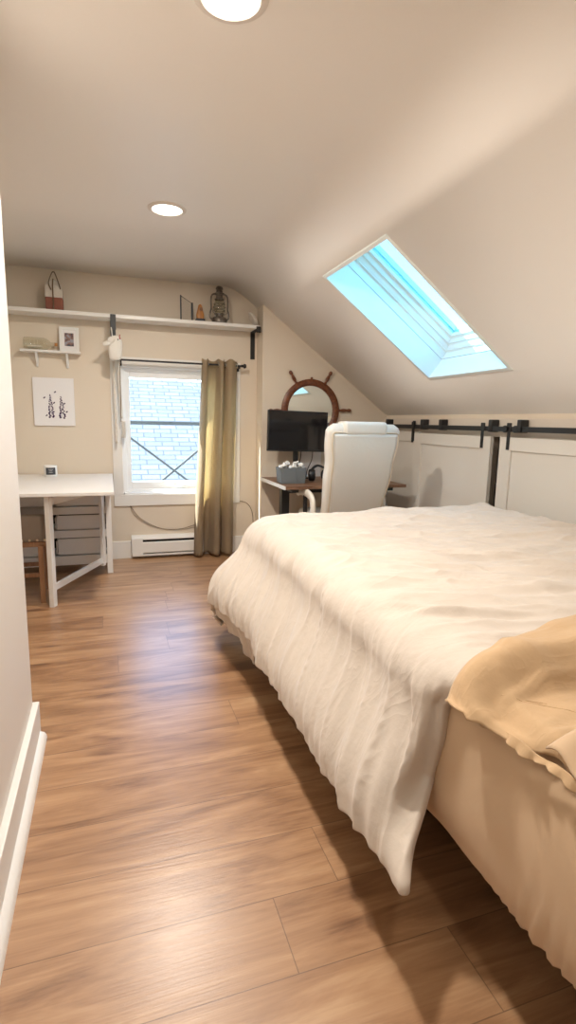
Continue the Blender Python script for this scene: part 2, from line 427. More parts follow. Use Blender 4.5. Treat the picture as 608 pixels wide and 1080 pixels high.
# ------------------------------------------------------------------ window
w = new()
cw = .105
box(w, (OX0 - cw + .02, YW - .02, OZ0 - .105), (OX1 + cw - .03, YW, OZ0), .003)
box(w, (OX0 - cw + .02, YW - .02, OZ1), (OX1 + cw - .03, YW, OZ1 + .075), .003)
box(w, (OX0 - cw + .02, YW - .019, OZ0), (OX0, YW, OZ1), .003)
box(w, (OX1, YW - .019, OZ0), (OX1 + cw - .03, YW, OZ1), .003)
win = struct('window_1', w, M['white'])
w = new()   # jamb liner
for lo, hi in (((OX0, YW - .004, OZ0), (OX0 + .012, YW + .16, OZ1)), ((OX1 - .012, YW - .004, OZ0), (OX1, YW + .16, OZ1)),
               ((OX0, YW - .004, OZ0), (OX1, YW + .16, OZ0 + .014)), ((OX0, YW - .004, OZ1 - .012), (OX1, YW + .16, OZ1))): box(w, lo, hi)
obj('window_jamb', w, M['upvc'], win)
w = new(); y0, y1 = YW + .075, YW + .125
GX0, GX1, GZ0, GZ1 = .195, 1.06, .715, 1.672
for lo, hi in (((OX0 + .01, y0, OZ0 + .01), (GX0, y1, OZ1 - .01)), ((GX1, y0, OZ0 + .01), (OX1 - .01, y1, OZ1 - .01)),
               ((GX0, y0, OZ0 + .01), (GX1, y1, GZ0)), ((GX0, y0, GZ1), (GX1, y1, OZ1 - .01))): box(w, lo, hi, .005)
for lo, hi in (((OX0 + .01, y0 - .025, OZ0 + .012), (OX0 + .04, y0 + .01, OZ1 - .01)), ((OX1 - .04, y0 - .025, OZ0 + .012), (OX1 - .01, y0 + .01, OZ1 - .01)),
               ((OX0 + .04, y0 - .025, OZ1 - .04), (OX1 - .04, y0 + .01, OZ1 - .01)), ((OX0 + .04, y0 - .025, OZ0 + .012), (OX1 - .04, y0 + .01, OZ0 + .04))): box(w, lo, hi, .003)
obj('window_frame', w, M['upvc'], win)
obj('window_glass', bx((GX0, y0 + .02, GZ0), (GX1, y0 + .026, GZ1)), M['glass'], win)
w = new(); box(w, (.60, y0 - .035, GZ0 - .06), (.70, y0 - .01, GZ0 - .035), .004); beam(w, (.65, y0 - .03, GZ0 - .04), (.72, y0 - .045, GZ0 - .03), .012, .012, .003)
obj('window_latch', w, M['upvc'], win)

# ------------------------------------------------------------------ skylight (shaft, frame, sash, glass follow the roof slope)
nh = math.hypot(SL, 1); nn = Vector((SL, 0, 1)) / nh; uu = Vector((1, 0, -SL)) / nh
S0 = Vector((SX0, SY0, zs(SX0))); LU = (SX1 - SX0) * nh; LV = SY1 - SY0
def sp(u, v, d): return S0 + uu * u + Vector((0, 1, 0)) * v + nn * d
def ring_faces(bm, secs):
    """secs: list of (inset, depth); builds a rectangular funnel through them"""
    R = []
    for ins, d in secs:
        R.append([bm.verts.new(sp(*c, d)) for c in ((ins, ins), (LU - ins, ins), (LU - ins, LV - ins), (ins, LV - ins))])
    for i in range(len(R) - 1):
        for k in range(4): bm.faces.new((R[i][k], R[i][(k + 1) % 4], R[i + 1][(k + 1) % 4], R[i + 1][k]))
b = new(); ring_faces(b, [(-.03, 0.001), (-.022, -.004), (0.0, -.004), (0, .168), (-.05, .168), (-.05, .001), (-.03, .001)])
sk = struct('window_2', b, M['velux'])
b = new(); ring_faces(b, [(-.05, .171), (.004, .171), (.004, .225), (.010, .232), (.022, .232), (.022, .275), (-.05, .275), (-.05, .171)])
obj('skylight_frame', b, M['velux'], sk)
b = new(); ring_faces(b, [(.005, .238), (.026, .240), (.034, .262), (.040, .270), (.052, .270), (.060, .300), (.068, .306), (.085, .306), (.095, .335), (.02, .345), (.005, .238)])
obj('skylight_sash', b, M['velux'], sk)
b = new(); ring_faces(b, [(-.06, .28), (.02, .345), (.090, .350), (.088, .385), (-.06, .385), (-.06, .28)])
obj('skylight_cladding', b, M['velux'], sk)
b = new(); vs = [b.verts.new(sp(*c, .325)) for c in ((.08, .08), (LU - .08, .08), (LU - .08, LV - .08), (.08, LV - .08))]; b.faces.new(vs)
g = obj('skylight_glass', b, M['skyglass'], sk); s = g.modifiers.new('t', 'SOLIDIFY'); s.thickness = .006
b = new()      # top control bar and bottom vent latch
tube(b, [sp(.055, .10, .232), sp(.055, LV - .10, .232)], .012, 10)
obj('ventilation_bar', b, M['chrome'], sk, smooth=True)
b = new(); tube(b, [sp(LU - .018, .42, .236), sp(LU - .018, .50, .236)], .010, 10); tube(b, [sp(LU - .018, .46, .236), sp(LU - .018, .46, .25)], .016, 12)
obj('skylight_latch', b, M['plastic_w'], sk, smooth=True)

# ------------------------------------------------------------------ sliding doors on the knee wall
def barn_door(name, x0, ya, yb, z0, z1, straps, pulls=()):
    th = .03; st = .115
    b = new()
    box(b, (x0, ya, z0), (x0 + th, ya + st, z1), .002); box(b, (x0, yb - st, z0), (x0 + th, yb, z1), .002)
    box(b, (x0, ya + st, z1 - .09), (x0 + th, yb - st, z1), .002); box(b, (x0, ya + st, z0), (x0 + th, yb - st, z0 + .11), .002)
    d = struct(name, b, M['doorwhite'])
    obj('door_panel', bx((x0 + .012, ya + st, z0 + .11), (x0 + .024, yb - st, z1 - .09)), M['doorwhite'], d)
    for y in straps:
        c = new(); box(c, (x0 - .006, y - .014, z1 - .085), (x0 - .0005, y + .014, z1 + .05), .001)
        box(c, (x0 - .006, y - .022, z1 + .045), (x0 + .001, y + .022, z1 + .098), .006)
        tube(c, [(x0 - .010, y, z1 - .03), (x0 - .0005, y, z1 - .03)], .006, 8)
        obj('hanger_strap', c, M['black'], d)
barn_door('door_1', 2.640, 4.26, 4.90, .10, 1.235, (4.335,))
barn_door('door_2', 2.600, 3.235, 4.26, .10, 1.225, (4.185 + .10, 3.325))
barn_door('door_3', 2.600, 1.95, 3.135, .10, 1.225, (3.05, 2.05))
barn_door('door_4', 2.600, .60, 1.90, .10, 1.225, (1.80, .70))
def rail(label, ya, yb, posts):
    t = thing('sliding_door_rail', label, 'rail', (2.608, ya, 1.28), group=None)
    obj('rail_bar', bx((2.604, ya, 1.263), (2.612, yb, 1.298), .001), M['black'], t)
    for y in posts:
        c = new(); box(c, (2.596, y - .020, 1.258), (2.663, y + .020, 1.345), .008, 3)
        obj('rail_mount', c, M['black'], t, smooth=True)
    for y in (ya + .035, yb - .035):
        c = new(); tube(c, [(2.592, y, 1.281), (2.620, y, 1.281)], .024, 12); box(c, (2.594, y - .05, 1.262), (2.622, y + .03, 1.299), .004)
        obj('rail_stop', c, M['black'], t, smooth=True)
rail('black steel sliding door rail running from the desk corner over two white doors', 3.055, 4.86, (4.775, 4.15, 3.87, 3.25))
rail('black steel sliding door rail starting above the nearer white door at right', 1.0, 3.025, (2.96, 2.1, 1.3))

# ------------------------------------------------------------------ ceiling lights
def downlight(x, y, label, k=1.0):
    t = thing('ceiling_light', label, 'light', (x, y, ZC), group='round recessed ceiling lights')
    b = new(); lathe(b, [(.085, ZC - .004), (.088, ZC - .010), (.102, ZC - .010), (.112, ZC - .003), (.112, ZC + .004), (.085, ZC + .004)], 40, (x, y, 0))
    obj('trim_ring', b, M['trimring'], t, smooth=True)
    b = new(); lathe(b, [(.0001, ZC - .0045), (.086, ZC - .0045), (.086, ZC + .003), (.0001, ZC + .003)], 40, (x, y, 0))
    obj('diffuser', b, emis('diffuser_glow', (1, .93, .80), 6.0), t)
    ld = bpy.data.lights.new('lamp', 'AREA'); ld.shape = 'DISK'; ld.size = .16; ld.energy = LAMP_W * k; ld.color = LAMP_COL
    lo = bpy.data.objects.new('lamp', ld); COL.objects.link(lo); lo.parent = t; lo.location = (0, 0, -.013)
downlight(.37, 3.47, 'farther round recessed ceiling light, halfway to the window wall')
downlight(.38, 1.76, 'nearer round recessed ceiling light, cut by the top edge of the picture')
downlight(.38, .05, 'added round ceiling light behind the viewer, brightening the near end of the bed', .26)  # extra dim lamp, added to light the near end of the bed

# ------------------------------------------------------------------ outside: neighbour roof and railing
ra = math.radians(33)
b = new(); prism(b, [(0, 0), (7.0, 0), (7.0, -.25), (0, -.25)], 'X', -7, 9)
# roof plane laid in its own frame so the shingle courses follow it
me = bpy.data.meshes.new('neighbour_roof'); 
for v in b.verts: v.co = Vector((v.co.x, v.co.y, v.co.z))
bmesh.ops.recalc_face_normals(b, faces=b.faces); b.to_mesh(me); b.free()
me.materials.append(shingle_mat())
rf = bpy.data.objects.new('neighbour_roof', me); COL.objects.link(rf); rf.location = (0, 7.4, -1.6); rf.rotation_euler = (ra, 0, 0)
tag(rf, 'pale blue-grey shingled roof of the house seen through the window', 'roof')
tr = thing('balcony_railing', 'thin grey railing with crossed braces outside the window', 'railing', (.6, 5.9, 0))
b = new(); beam(b, (-.6, 5.9, 1.26), (2.0, 5.9, 1.26), .035, .035, .003); obj('top_rail', b, M['rail_grey'], tr)
for p0, p1 in (((.10, 5.9, 1.19), (.93, 5.9, .55)), ((1.07, 5.92, 1.09), (.43, 5.92, .56))):
    b = new(); beam(b, p0, p1, .022, .022, .002); obj('cross_brace', b, M['rail_grey'], tr)
b = new(); beam(b, (-.6, 5.9, .54), (2.0, 5.9, .54), .035, .035, .003); obj('bottom_rail', b, M['rail_grey'], tr)
for x in (-.6, 2.0):
    b = new(); beam(b, (x, 5.9, -1.0), (x, 5.9, 1.3), .05, .05, .003); obj('railing_post', b, M['rail_grey'], tr)

# ------------------------------------------------------------------ bed
BX0, BX1, BY0, BY1, BZ0, BZ1 = .775, 2.40, .42, 2.98, .30, .69
t = thing('bed_frame', 'low dark bed base on black legs hidden under the mattress', 'bed frame', (1.58, 1.7, 0))
b = new(); box(b, (BX0 + .14, BY0 + .05, BZ0 - .06), (BX1 - .05, BY1 - .08, BZ0), .006); obj('slatted_deck', b, M['black'], t)
for x in (BX0 + .28, BX1 - .15):
    for y in (BY0 + .2, 1.7, BY1 - .25):
        b = new(); tube(b, [(x, y, 0), (x, y, BZ0 - .058)], .022, 12); obj('leg', b, M['black'], t, smooth=True)

mt = thing('mattress', 'thick mattress in a tight peach fitted sheet under the cream duvet', 'mattress', (1.58, 1.7, BZ0))
def rrect(cx, cy, hx, hy, r, n=9):
    out = []
    for qx, qy, a0 in ((1, -1, -90), (1, 1, 0), (-1, 1, 90), (-1, -1, 180)):
        for k in range(n):
            a = math.radians(a0 + 90 * k / (n - 1)); out.append((cx + qx * (hx - r) + r * math.cos(a), cy + qy * (hy - r) + r * math.sin(a), a))
    # resample straight sides
    res = []
    N = len(out)
    for i in range(N):
        p, q = out[i], out[(i + 1) % N]; L = math.hypot(q[0] - p[0], q[1] - p[1]); m = max(1, int(L / .012))
        for k in range(m): s_ = k / m; res.append((p[0] + (q[0] - p[0]) * s_, p[1] + (q[1] - p[1]) * s_, p[2] if L < .1 else math.radians(round(math.degrees(p[2]) / 90) * 90)))
    return res
cx, cy, hx, hy = (BX0 + BX1) / 2, (BY0 + BY1) / 2, (BX1 - BX0) / 2, (BY1 - BY0) / 2
prof_m = [(-.30, 0.012), (-.20, .002), (-.13, -.006), (-.085, -.010), (-.05, -.008), (-.02, .0), (-.004, .022), (0, .05), (.004, .09), (.005, .14), (.006, .19), (.004, .24), (0, .29), (-.006, .325), (-.018, .352), (-.036, .372), (-.065, .383), (-.12, .389), (-.3, .392), (-.6, .392)]
b = new(); rings = []
base = rrect(cx, cy, hx, hy, .10)
for off, dz in prof_m:
    ring = []
    for (x, y, a) in base:
        nx, ny = math.cos(a), math.sin(a)
        px_, py_ = x + nx * off, y + ny * off
        if off < -.2: px_, py_ = cx + (x - cx) * (1 + off / hx), cy + (y - cy) * (1 + off / hy)
        # bunching at the elastic lower edge, diagonal pull folds
        sA = y * 1.0 + x
        e = max(0, 1 - dz / .15)
        corner = math.exp(-((y - .70) ** 2) / .018) if x < cx else 0
        wr = e * (.0075 * math.sin(sA * 190 + dz * 60 + 2 * math.sin(y * 31)) * corner + .003 * math.sin(y * 17 + dz * 45 + x * 9) + .005 * noise.noise(Vector((x * 9, y * 9 + dz * 25, 3))))
        wr += .010 * noise.noise(Vector((x * 2.2, y * 2.2 + dz * 3, dz * 3))) * (1 if off > -.1 else 0)
        zz = BZ0 + dz + .014 * noise.noise(Vector((x * 3, y * 3, 7))) * e
        if x < cx: zz -= .022 * e
        if x < cx and dz < .05: zz += -.02 * math.exp(-((y - .75) ** 2) / .06)
        ring.append(b.verts.new((px_ + nx * wr, py_ + ny * wr, zz)))
    rings.append(ring)
N = len(base)
for i in range(len(rings) - 1):
    for k in range(N): b.faces.new((rings[i][k], rings[i][(k + 1) % N], rings[i + 1][(k + 1) % N], rings[i + 1][k]))
b.faces.new(rings[0][::-1]); b.faces.new(rings[-1])
obj('fitted_sheet', b, M['fitted'], mt, smooth=True, auto=False)

# duvet ---------------------------------------------------------------
def ridged(v): return 1 - abs(2 * (noise.noise(v))) 
def smooth01(t): t = max(0, min(1, t)); return t * t * (3 - 2 * t)
DY0, DY1 = .93, BY1 + .0
TOPZ = .765
LH = .505       # cloth that hangs on the left
LF = .58       # cloth that hangs at the foot
def duvet_top_z(x, y):
    return TOPZ + .022 * noise.noise(Vector((x * 1.3, y * 1.1, 2.0))) + .012 * smooth01((x - 1.3) / .9)
def duvet_pt(u, v):
    # u: 0..1 from left hem across to right hem ; v: 0..1 from head edge to foot hem
    Wt = BX1 - BX0 + .02
    s = -LH + u * (LH + Wt + .45); tt = v * (DY1 - DY0 + LF)
    x0, x1, y1 = BX0 + .10, BX1 - .06, BY1 - .06
    px_ = BX0 + s; py_ = DY0 + tt
    qx = min(max(px_, x0), x1); qy = min(py_, y1)
    dx, dy = px_ - qx, py_ - qy
    d = math.hypot(dx, dy)
    if d < 1e-6: nx = ny = 0
    else: nx, ny = dx / d, dy / d
    # hanging profile: out r, down
    R_ = .135
    if d < 1e-6: out, dn = 0, 0
    else:
        aL = R_ * PI / 2 * .98
        if d < aL: a = d / R_; out = R_ * math.sin(a) * 1.12; dn = R_ * (1 - math.cos(a))
        else:
            e = d - aL; out = R_ * 1.12 + .13 * smooth01(e / .35) ; dn = R_ + e * .985
    z = duvet_top_z(qx, qy) - dn
    X = qx + nx * out; Y = qy + ny * out
    # ---- wrinkles
    hang = smooth01(d / .25)
    wr = 0
    along = py_ if abs(nx) > abs(ny) else px_
    lat = d
    slant = along + lat * .28
    wr += hang * (.020 * noise.noise(Vector((slant * 6.5, lat * 1.2, 1.7))) + .009 * (ridged(Vector((slant * 13, lat * 1.8, 5.1))) - .6))
    wr += hang * .006 * noise.noise(Vector((slant * 30, lat * 3.5, 9)))
    def crease(p, w): return max(0, 1 - abs(noise.noise(p)) / w) ** 2
    wr += hang * (.013 * crease(Vector((slant * 4.6 + lat * .8, lat * .9, 21)), .13) + .010 * crease(Vector((slant * 9, lat * 1.5 + 4, 31)), .16))
    topw = 1 - smooth01(d / .12)
    kk = noise.noise(Vector((px_ * .9, py_ * .9, 4)))
    wt = .012 * (ridged(Vector((px_ * 2.6 + kk, py_ * 7.5 + px_ * 2.2, 3.3))) - .62) + .006 * noise.noise(Vector((px_ * 7, py_ * 22 + px_ * 8, 8)))
    wt += .009 * noise.noise(Vector((px_ * 3.0, py_ * 4, 12)))
    wt += .010 * crease(Vector((px_ * 1.3 + kk * .6, py_ * 4.2 + px_ * 1.6, 41)), .12) + .006 * crease(Vector((px_ * 2.6 - py_ * 1.2, py_ * 7 + px_ * 3, 51)), .15)
    X += nx * wr; Y += ny * wr
    z += topw * wt * 1.45 + hang * .0
    # head-end edge: fabric settles on the mattress side
    if nx < -.3:
        he = math.exp(-(tt / .085) ** 2)
        low = smooth01((.42 - z) / .17)
        push = (X - (BX0 - .022)) * he * (1 - low)
        X -= push if push < 0 else 0
        X -= .004 * he * smooth01((.36 - z) / .12)
        Y += he * (-.01 + .11 * smooth01((.73 - z) / .12) + .04 * smooth01((.55 - z) / .2)) * (1 - low) - .01 * he * low
        cf = smooth01((Y - 2.35) / .7) * (1 - smooth01((Y - 3.3) / .3)); X -= .075 * cf * smooth01((.70 - z) / .3); z += .03 * smooth01((Y - 2.15) / .4) * smooth01((.6 - z) / .3)
        # hem line waviness
        z += .018 * noise.noise(Vector((0, py_ * 3.2, 5))) * smooth01((d - .3) / .3)
    return X, Y, z, d, nx, ny, tt
def duvet_v(u, v):
    X, Y, z, d, nx, ny, tt = duvet_pt(u, v)
    zmin = .135 if d > .5 else .05
    if z < .12: z = .12 - .05 * (1 - math.exp(-(.12 - z) / .05))
    return Vector((X, Y, z))
b = new(); NU, NV = 250, 250
G = grid(b, duvet_v, NU, NV)
# the turned-under lower layer that shows below the hem at the foot corner
dv = obj('duvet', b, M['duvet'], smooth=True, auto=False, origin=(1.58, 1.9, .70))
tag(dv, 'rumpled cream cotton duvet spread over the bed and hanging down its side', 'duvet')
s = dv.modifiers.new('thick', 'SOLIDIFY'); s.thickness = .028; s.offset = -1
s = dv.modifiers.new('sub', 'SUBSURF'); s.levels = 1; s.render_levels = 1
b = new()
def flap(u, v):
    yv_ = (2.36 + .80 * u - DY0) / (DY1 - DY0 + LF)
    p = duvet_v(0.012, yv_)
    env = smooth01(u / .16) * (1 - smooth01((u - .55) / .45))
    L = (.145 - .03 * u) * env + .012 + .075 * math.exp(-((u - .22) / .12) ** 2)
    return Vector((p.x + .018 + L * .28 * math.sin(v * 1.5) + .007 * math.sin(u * 34) * v, p.y - .05 * v * env, p.z + .012 - L * v + .005 * noise.noise(Vector((u * 14, v * 3, 0)))))
grid(b, flap, 60, 12)
fl = obj('turned_under_corner', b, M['duvet'], dv, smooth=True, auto=False)
s = fl.modifiers.new('thick', 'SOLIDIFY'); s.thickness = .012; s.offset = 0

# folded top sheet -----------------------------------------------------
def duvet_shoulder(x):
    if x >= .875: return TOPZ + .014 + .010 * smooth01((x - 1.3) / .9)
    q = min(.985, (.875 - x) / .151)
    return TOPZ + .014 - .145 * (1 - math.sqrt(1 - q * q))
def sheet_xyz(x, y):
    zm = .702 - .03 * smooth01((.815 - x) / .04)
    k = smooth01((y - .855) / .10)
    z = zm * (1 - k) + duvet_shoulder(x) * k
    ed = smooth01((x - .76) / .08)
    w_ = .013 * (ridged(Vector((x * 3.2 - y * 4, y * 7 + x * 2.5, 1))) - .6) + .006 * noise.noise(Vector((x * 9, y * 14, 4)))
    w_ += .010 * max(0, 1 - abs(noise.noise(Vector((x * 2.2 + y * 3, y * 3.5 - x * 2, 14)))) / .12) ** 2
    w_ = max(w_, -.006)
    return z + w_ * (.3 + .7 * ed) + .006 + .014 * k
def sheet_pt(u, v):
    y0 = .30 + .675 * v
    xl = 0.787 - .076 * smooth01((y0 - .70) / .26) + .006 * math.sin(y0 * 46)
    x = xl + (2.42 - xl) * u ** 1.25
    yf = .972 + .36 * max(0, x - .84) * (1 - .3 * u) + .008 * math.sin(x * 9)
    y = .30 + (yf - .30) * v
    z = sheet_xyz(x, y)
    if u < .02 and v < .9: z += -.012 * (1 - u / .02)
    if v > .985: z -= .006
    return Vector((x, y, z))
b = new(); grid(b, sheet_pt, 150, 90)
sh = obj('top_sheet', b, M['sheet'], smooth=True, auto=False, origin=(1.5, .8, .78))
tag(sh, 'tan cotton top sheet folded back over the head end of the duvet', 'sheet')
s = sh.modifiers.new('thick', 'SOLIDIFY'); s.thickness = .005; s.offset = 1
b = new(); pts = []
for i in range(40):
    f = i / 39; x = .765 + .50 * f; y = .915 - .62 * f + .06 * math.sin(f * 3) ; pts.append((x, y, sheet_xyz(x, y) + .0045))
tube(b, pts, .0018, 6); pts = [(p[0] + .006, p[1] + .007, p[2]) for p in pts]; tube(b, pts, .0012, 6)
obj('hem_stitching', b, M['sheet'], sh, smooth=True)
b = new()
def fold(u, v):      # corner of the sheet turned up beside the mattress edge
    x = .775 + .17 * u - .01 * v; y = .735 - .10 * u - .16 * v + .02 * u * v
    return Vector((x, y, .695 + .055 * math.sin(min(1, u * 1.15) * PI * .8) * (1 - v * .8) + .012 * math.sin(v * 9 + u * 4)))
grid(b, fold, 24, 20); fo = obj('folded_corner', b, M['fitted'], sh, smooth=True, auto=False); s = fo.modifiers.new('t', 'SOLIDIFY'); s.thickness = .004
b = new()
def ruffle(u, v):    # gathered edge peeking out under the sheet
    y = .93 - .33 * u; x = .752 + .030 * u - .010 * v + .008 * (math.sin(u * 61) + math.sin(u * 23 + 1)) * .5 * v
    return Vector((x, y, .678 - .022 * v * (.7 + .3 * math.sin(u * 17)) + .003 * math.sin(u * 19)))
grid(b, ruffle, 80, 8); ru = obj('gathered_edge', b, M['sheet'], sh, smooth=True, auto=False); s = ru.modifiers.new('t', 'SOLIDIFY'); s.thickness = .003

# ------------------------------------------------------------------ gateleg table
TX0, TX1, TYF, TYB, TZ = -.86, .022, 3.82, 5.135, .805
t = thing('gateleg_table', 'white drop-leaf gateleg table with slim drawers under the framed print', 'table', (-.4, 4.5, 0))
b = new(); box(b, (TX0, TYF, TZ - .024), (TX1, 4.655, TZ), .003); box(b, (TX0, 4.658, TZ - .024), (TX1, 4.95, TZ), .003); box(b, (TX0, 4.953, TZ - .024), (TX1, TYB, TZ), .003)
obj('tabletop', b, M['furn'], t)
for x in (-.045, TX0 + .02):
    for y in (4.665, 4.90):
        obj('leg', bx((x, y, 0), (x + .045, y + .04, TZ - .024), .003), M['furn'], t)
b = new()
for z0, z1 in ((.675, .781), (.516, .578), (.32, .382), (.09, .168)): 
    for y in (4.672, 4.91): box(b, (TX0 + .065, y, z0), (-.045, y + .022, z1), .002)
box(b, (TX0 + .065, 4.69, .09), (-.045, 4.92, .11))
obj('chest_rails', b, M['furn'], t)
b = new(); box(b, (TX0 + .03, 4.70, .1), (TX0 + .045, 4.9, .78)); obj('chest_side', b, M['furn'], t)
obj('chest_side', bx((-.03, 4.70, .1), (-.018, 4.9, .78)), M['furn'], t)
obj('chest_shade_back', bx((TX0 + .065, 4.915, .1), (-.045, 4.925, .78)), M['dark'], t)  # dark sheet that colours in the shade seen between the drawers
for z0, z1 in ((.585, .665), (.388, .505), (.175, .31)):
    b = new(); box(b, (-.425, 4.690, z0), (-.052, 4.70, z1), .002); box(b, (-.44, 4.70, z0), (-.052, 4.91, z0 + .012)); box(b, (-.44, 4.70, z0), (-.43, 4.91, z1 - .02)); box(b, (-.062, 4.70, z0), (-.052, 4.91, z1 - .02))
    obj('drawer', b, M['furn'], t)
for z0, z1 in ((.585, .665), (.388, .505), (.175, .31)):
    b = new(); box(b, (TX0 + .065, 4.690, z0), (-.472, 4.70, z1), .002); box(b, (TX0 + .065, 4.70, z0), (-.462, 4.91, z0 + .012))
    obj('drawer', b, M['furn'], t)
# swung-out gate
H0 = Vector((-.067, 4.635, 0)); F0 = Vector((-.402, 3.905, 0))
dg = (F0 - H0).normalized()
g_ = new()
def vbar(bm, p, z0, z1, w=.045, h=.028):
    beam(bm, (p.x, p.y, z0), (p.x, p.y, z1), h, w, .002)
b = new(); mtx = Matrix.Translation(F0) @ Matrix.Rotation(math.atan2(dg.y, dg.x), 4, 'Z')
box(b, (-.022, -.017, 0), (.024, .017, TZ - .026), .003, 2, mtx); obj('leg', b, M['furn'], t)
b = new(); L = (F0 - H0).length
box(b, (-L - .0, -.013, .085), (-L + .040, .013, TZ - .03), .002, 2, mtx)
box(b, (-L + .04, -.011, .110), (-.022, .011, .155), .002, 2, mtx)
box(b, (-L + .04, -.011, TZ - .095), (-.022, .011, TZ - .045), .002, 2, mtx)
obj('gate_frame', b, M['furn'], t)
b = new()
for z in (.13, .745):
    b = new(); tube(b, [mtx @ Vector((0, -.0195, z)), mtx @ Vector((0, -.016, z))], .006, 10); obj('screw_cap', b, M['metal'], t)

# small votive mug on the table
mx_, my_ = -.475, 4.93
t = thing('candle_jar', 'small white candle jar with a charcoal label on the white table', 'candle', (mx_, my_, TZ))
mz = TZ
b = new(); lathe(b, [(.0001, mz + .0005), (.048, mz + .0005), (.053, mz + .008), (.053, mz + .088), (.050, mz + .092), (.046, mz + .088), (.046, mz + .07), (.0001, mz + .07)], 28, (mx_, my_, 0)); obj('jar', b, M['plastic_w'], t, smooth=True)
b = new(); K = 10
for i in range(K):
    a0 = -PI / 2 - .75 + 1.5 * i / K + .12; a1 = a0 + 1.5 / K
    quad(b, [(mx_ + .0536 * math.cos(a0), my_ + .0536 * math.sin(a0), mz + .018), (mx_ + .0536 * math.cos(a1), my_ + .0536 * math.sin(a1), mz + .018), (mx_ + .0536 * math.cos(a1), my_ + .0536 * math.sin(a1), mz + .078), (mx_ + .0536 * math.cos(a0), my_ + .0536 * math.sin(a0), mz + .078)])
bmesh.ops.remove_doubles(b, verts=b.verts, dist=.0002)
lb = obj('label_band', b, M['charcoal'], t)
for zz, hw in ((.060, .35), (.048, .22), (.036, .28)):
    b = new(); K = 6
    for i in range(K):
        a0 = -PI / 2 + .12 - hw + 2 * hw * i / K; a1 = a0 + 2 * hw / K
        r = .0541
        quad(b, [(mx_ + r * math.cos(a0), my_ + r * math.sin(a0), mz + zz), (mx_ + r * math.cos(a1), my_ + r * math.sin(a1), mz + zz), (mx_ + r * math.cos(a1), my_ + r * math.sin(a1), mz + zz + .003), (mx_ + r * math.cos(a0), my_ + r * math.sin(a0), mz + zz + .003)])
    obj('label_print', b, M['labelgrey'], lb)

# upholstered chair pushed under the table
t = thing('upholstered_stool', 'taupe upholstered stool with nailheads and brown legs under the white table', 'stool', (-.66, 4.18, 0))
b = new(); box(b, (-.90, 4.00, .44), (-.43, 4.38, .635), .03, 4); obj('seat', b, M['upholstery'], t, smooth=True)
b = new(); box(b, (-.89, 4.01, .405), (-.44, 4.37, .44), .003); obj('apron', b, M['stoolwood'], t)
for x in (-.475, -.875):
    for y in (3.99 + .02, 4.35):
        b = new(); beam(b, (x, y, 0), (x + (.0), y, .41), .036, .036, .004); obj('leg', b, M['stoolwood'], t)
for y in (4.03, 4.34):
    b = new(); beam(b, (-.875, y, .20), (-.475, y, .20), .022, .03, .003); obj('stretcher', b, M['stoolwood'], t)
for i in range(10):
    b = new(); bmesh.ops.create_uvsphere(b, u_segments=10, v_segments=6, radius=.009, matrix=Matrix.Translation((-.445 - i * .049, 3.998, .455))); obj('nailhead', b, M['brass'], t, smooth=True)

# ------------------------------------------------------------------ wall shelf, brackets and things on it
t = thing('wall_shelf', 'long white wall shelf above the window on black lip brackets', 'shelf', (.28, YW, 2.13))
SHT = 2.162
obj('shelf_board', bx((XL + .002, 4.945, 2.132), (1.345, YW, SHT), .003), M['furn'], t)
def lipbracket(x, z1=1.882):
    b = new(); box(b, (x - .021, YW - .006, z1), (x + .021, YW - .0005, 2.131), .001); box(b, (x - .021, 4.936, 2.125), (x + .021, YW, 2.1315), .001)
    box(b, (x - .021, 4.934, 2.095), (x + .021, 4.941, 2.150), .001)
    obj('bracket', b, M['black'], t)
lipbracket(1.332)
b = new(); box(b, (.045, YW - .006, 1.95), (.089, YW - .0005, 2.131), .001); box(b, (.045, 4.938, 2.125), (.089, YW, 2.1315), .001); box(b, (.045, 4.934, 2.035), (.089, 4.941, 2.158), .001)
obj('bracket', b, M['black'], t)

# buoy
bx_, by_, bz = -.388, 5.05, SHT
t = thing('wooden_buoy', 'old wooden net buoy painted white over brick red with a rope loop', 'buoy', (bx_, by_, bz))
b = new(); box(b, (bx_ - .066, by_ - .05, bz + .0005), (bx_ + .066, by_ + .05, bz + .105), .006); obj('red_body', b, M['buoy_red'], t)
b = new(); rings = []
secs = [(.066, .05, .105), (.066, .05, .165), (.060, .046, .20), (.040, .034, .232), (.020, .02, .245)]
for hx_, hy_, z in secs: rings.append([b.verts.new((bx_ + sx * hx_, by_ + sy * hy_, bz + z)) for sx, sy in ((-1, -1), (1, -1), (1, 1), (-1, 1))])
for i in range(4):
    for k in range(4): b.faces.new((rings[i][k], rings[i][(k + 1) % 4], rings[i + 1][(k + 1) % 4], rings[i + 1][k]))
b.faces.new(rings[0][::-1]); b.faces.new(rings[-1])
obj('white_top', b, M['buoy_white'], t)
b = new(); tube(b, spline([(bx_ - .018, by_ - .056, bz + .16), (bx_ - .035, by_ - .05, bz + .215), (bx_ - .008, by_ - .02, bz + .300), (bx_ + .002, by_ - .01, bz + .308), (bx_ + .012, by_ - .02, bz + .300), (bx_ + .038, by_ - .045, bz + .225), (bx_ + .052, by_ - .052, bz + .17)], 6), .0045, 8)
tube(b, [(bx_ - .006, by_ - .055, bz + .004), (bx_ - .006, by_ - .056, bz + .19), (bx_ - .002, by_ - .03, bz + .25)], .005, 8)
obj('rope', b, M['rope'], t, smooth=True)

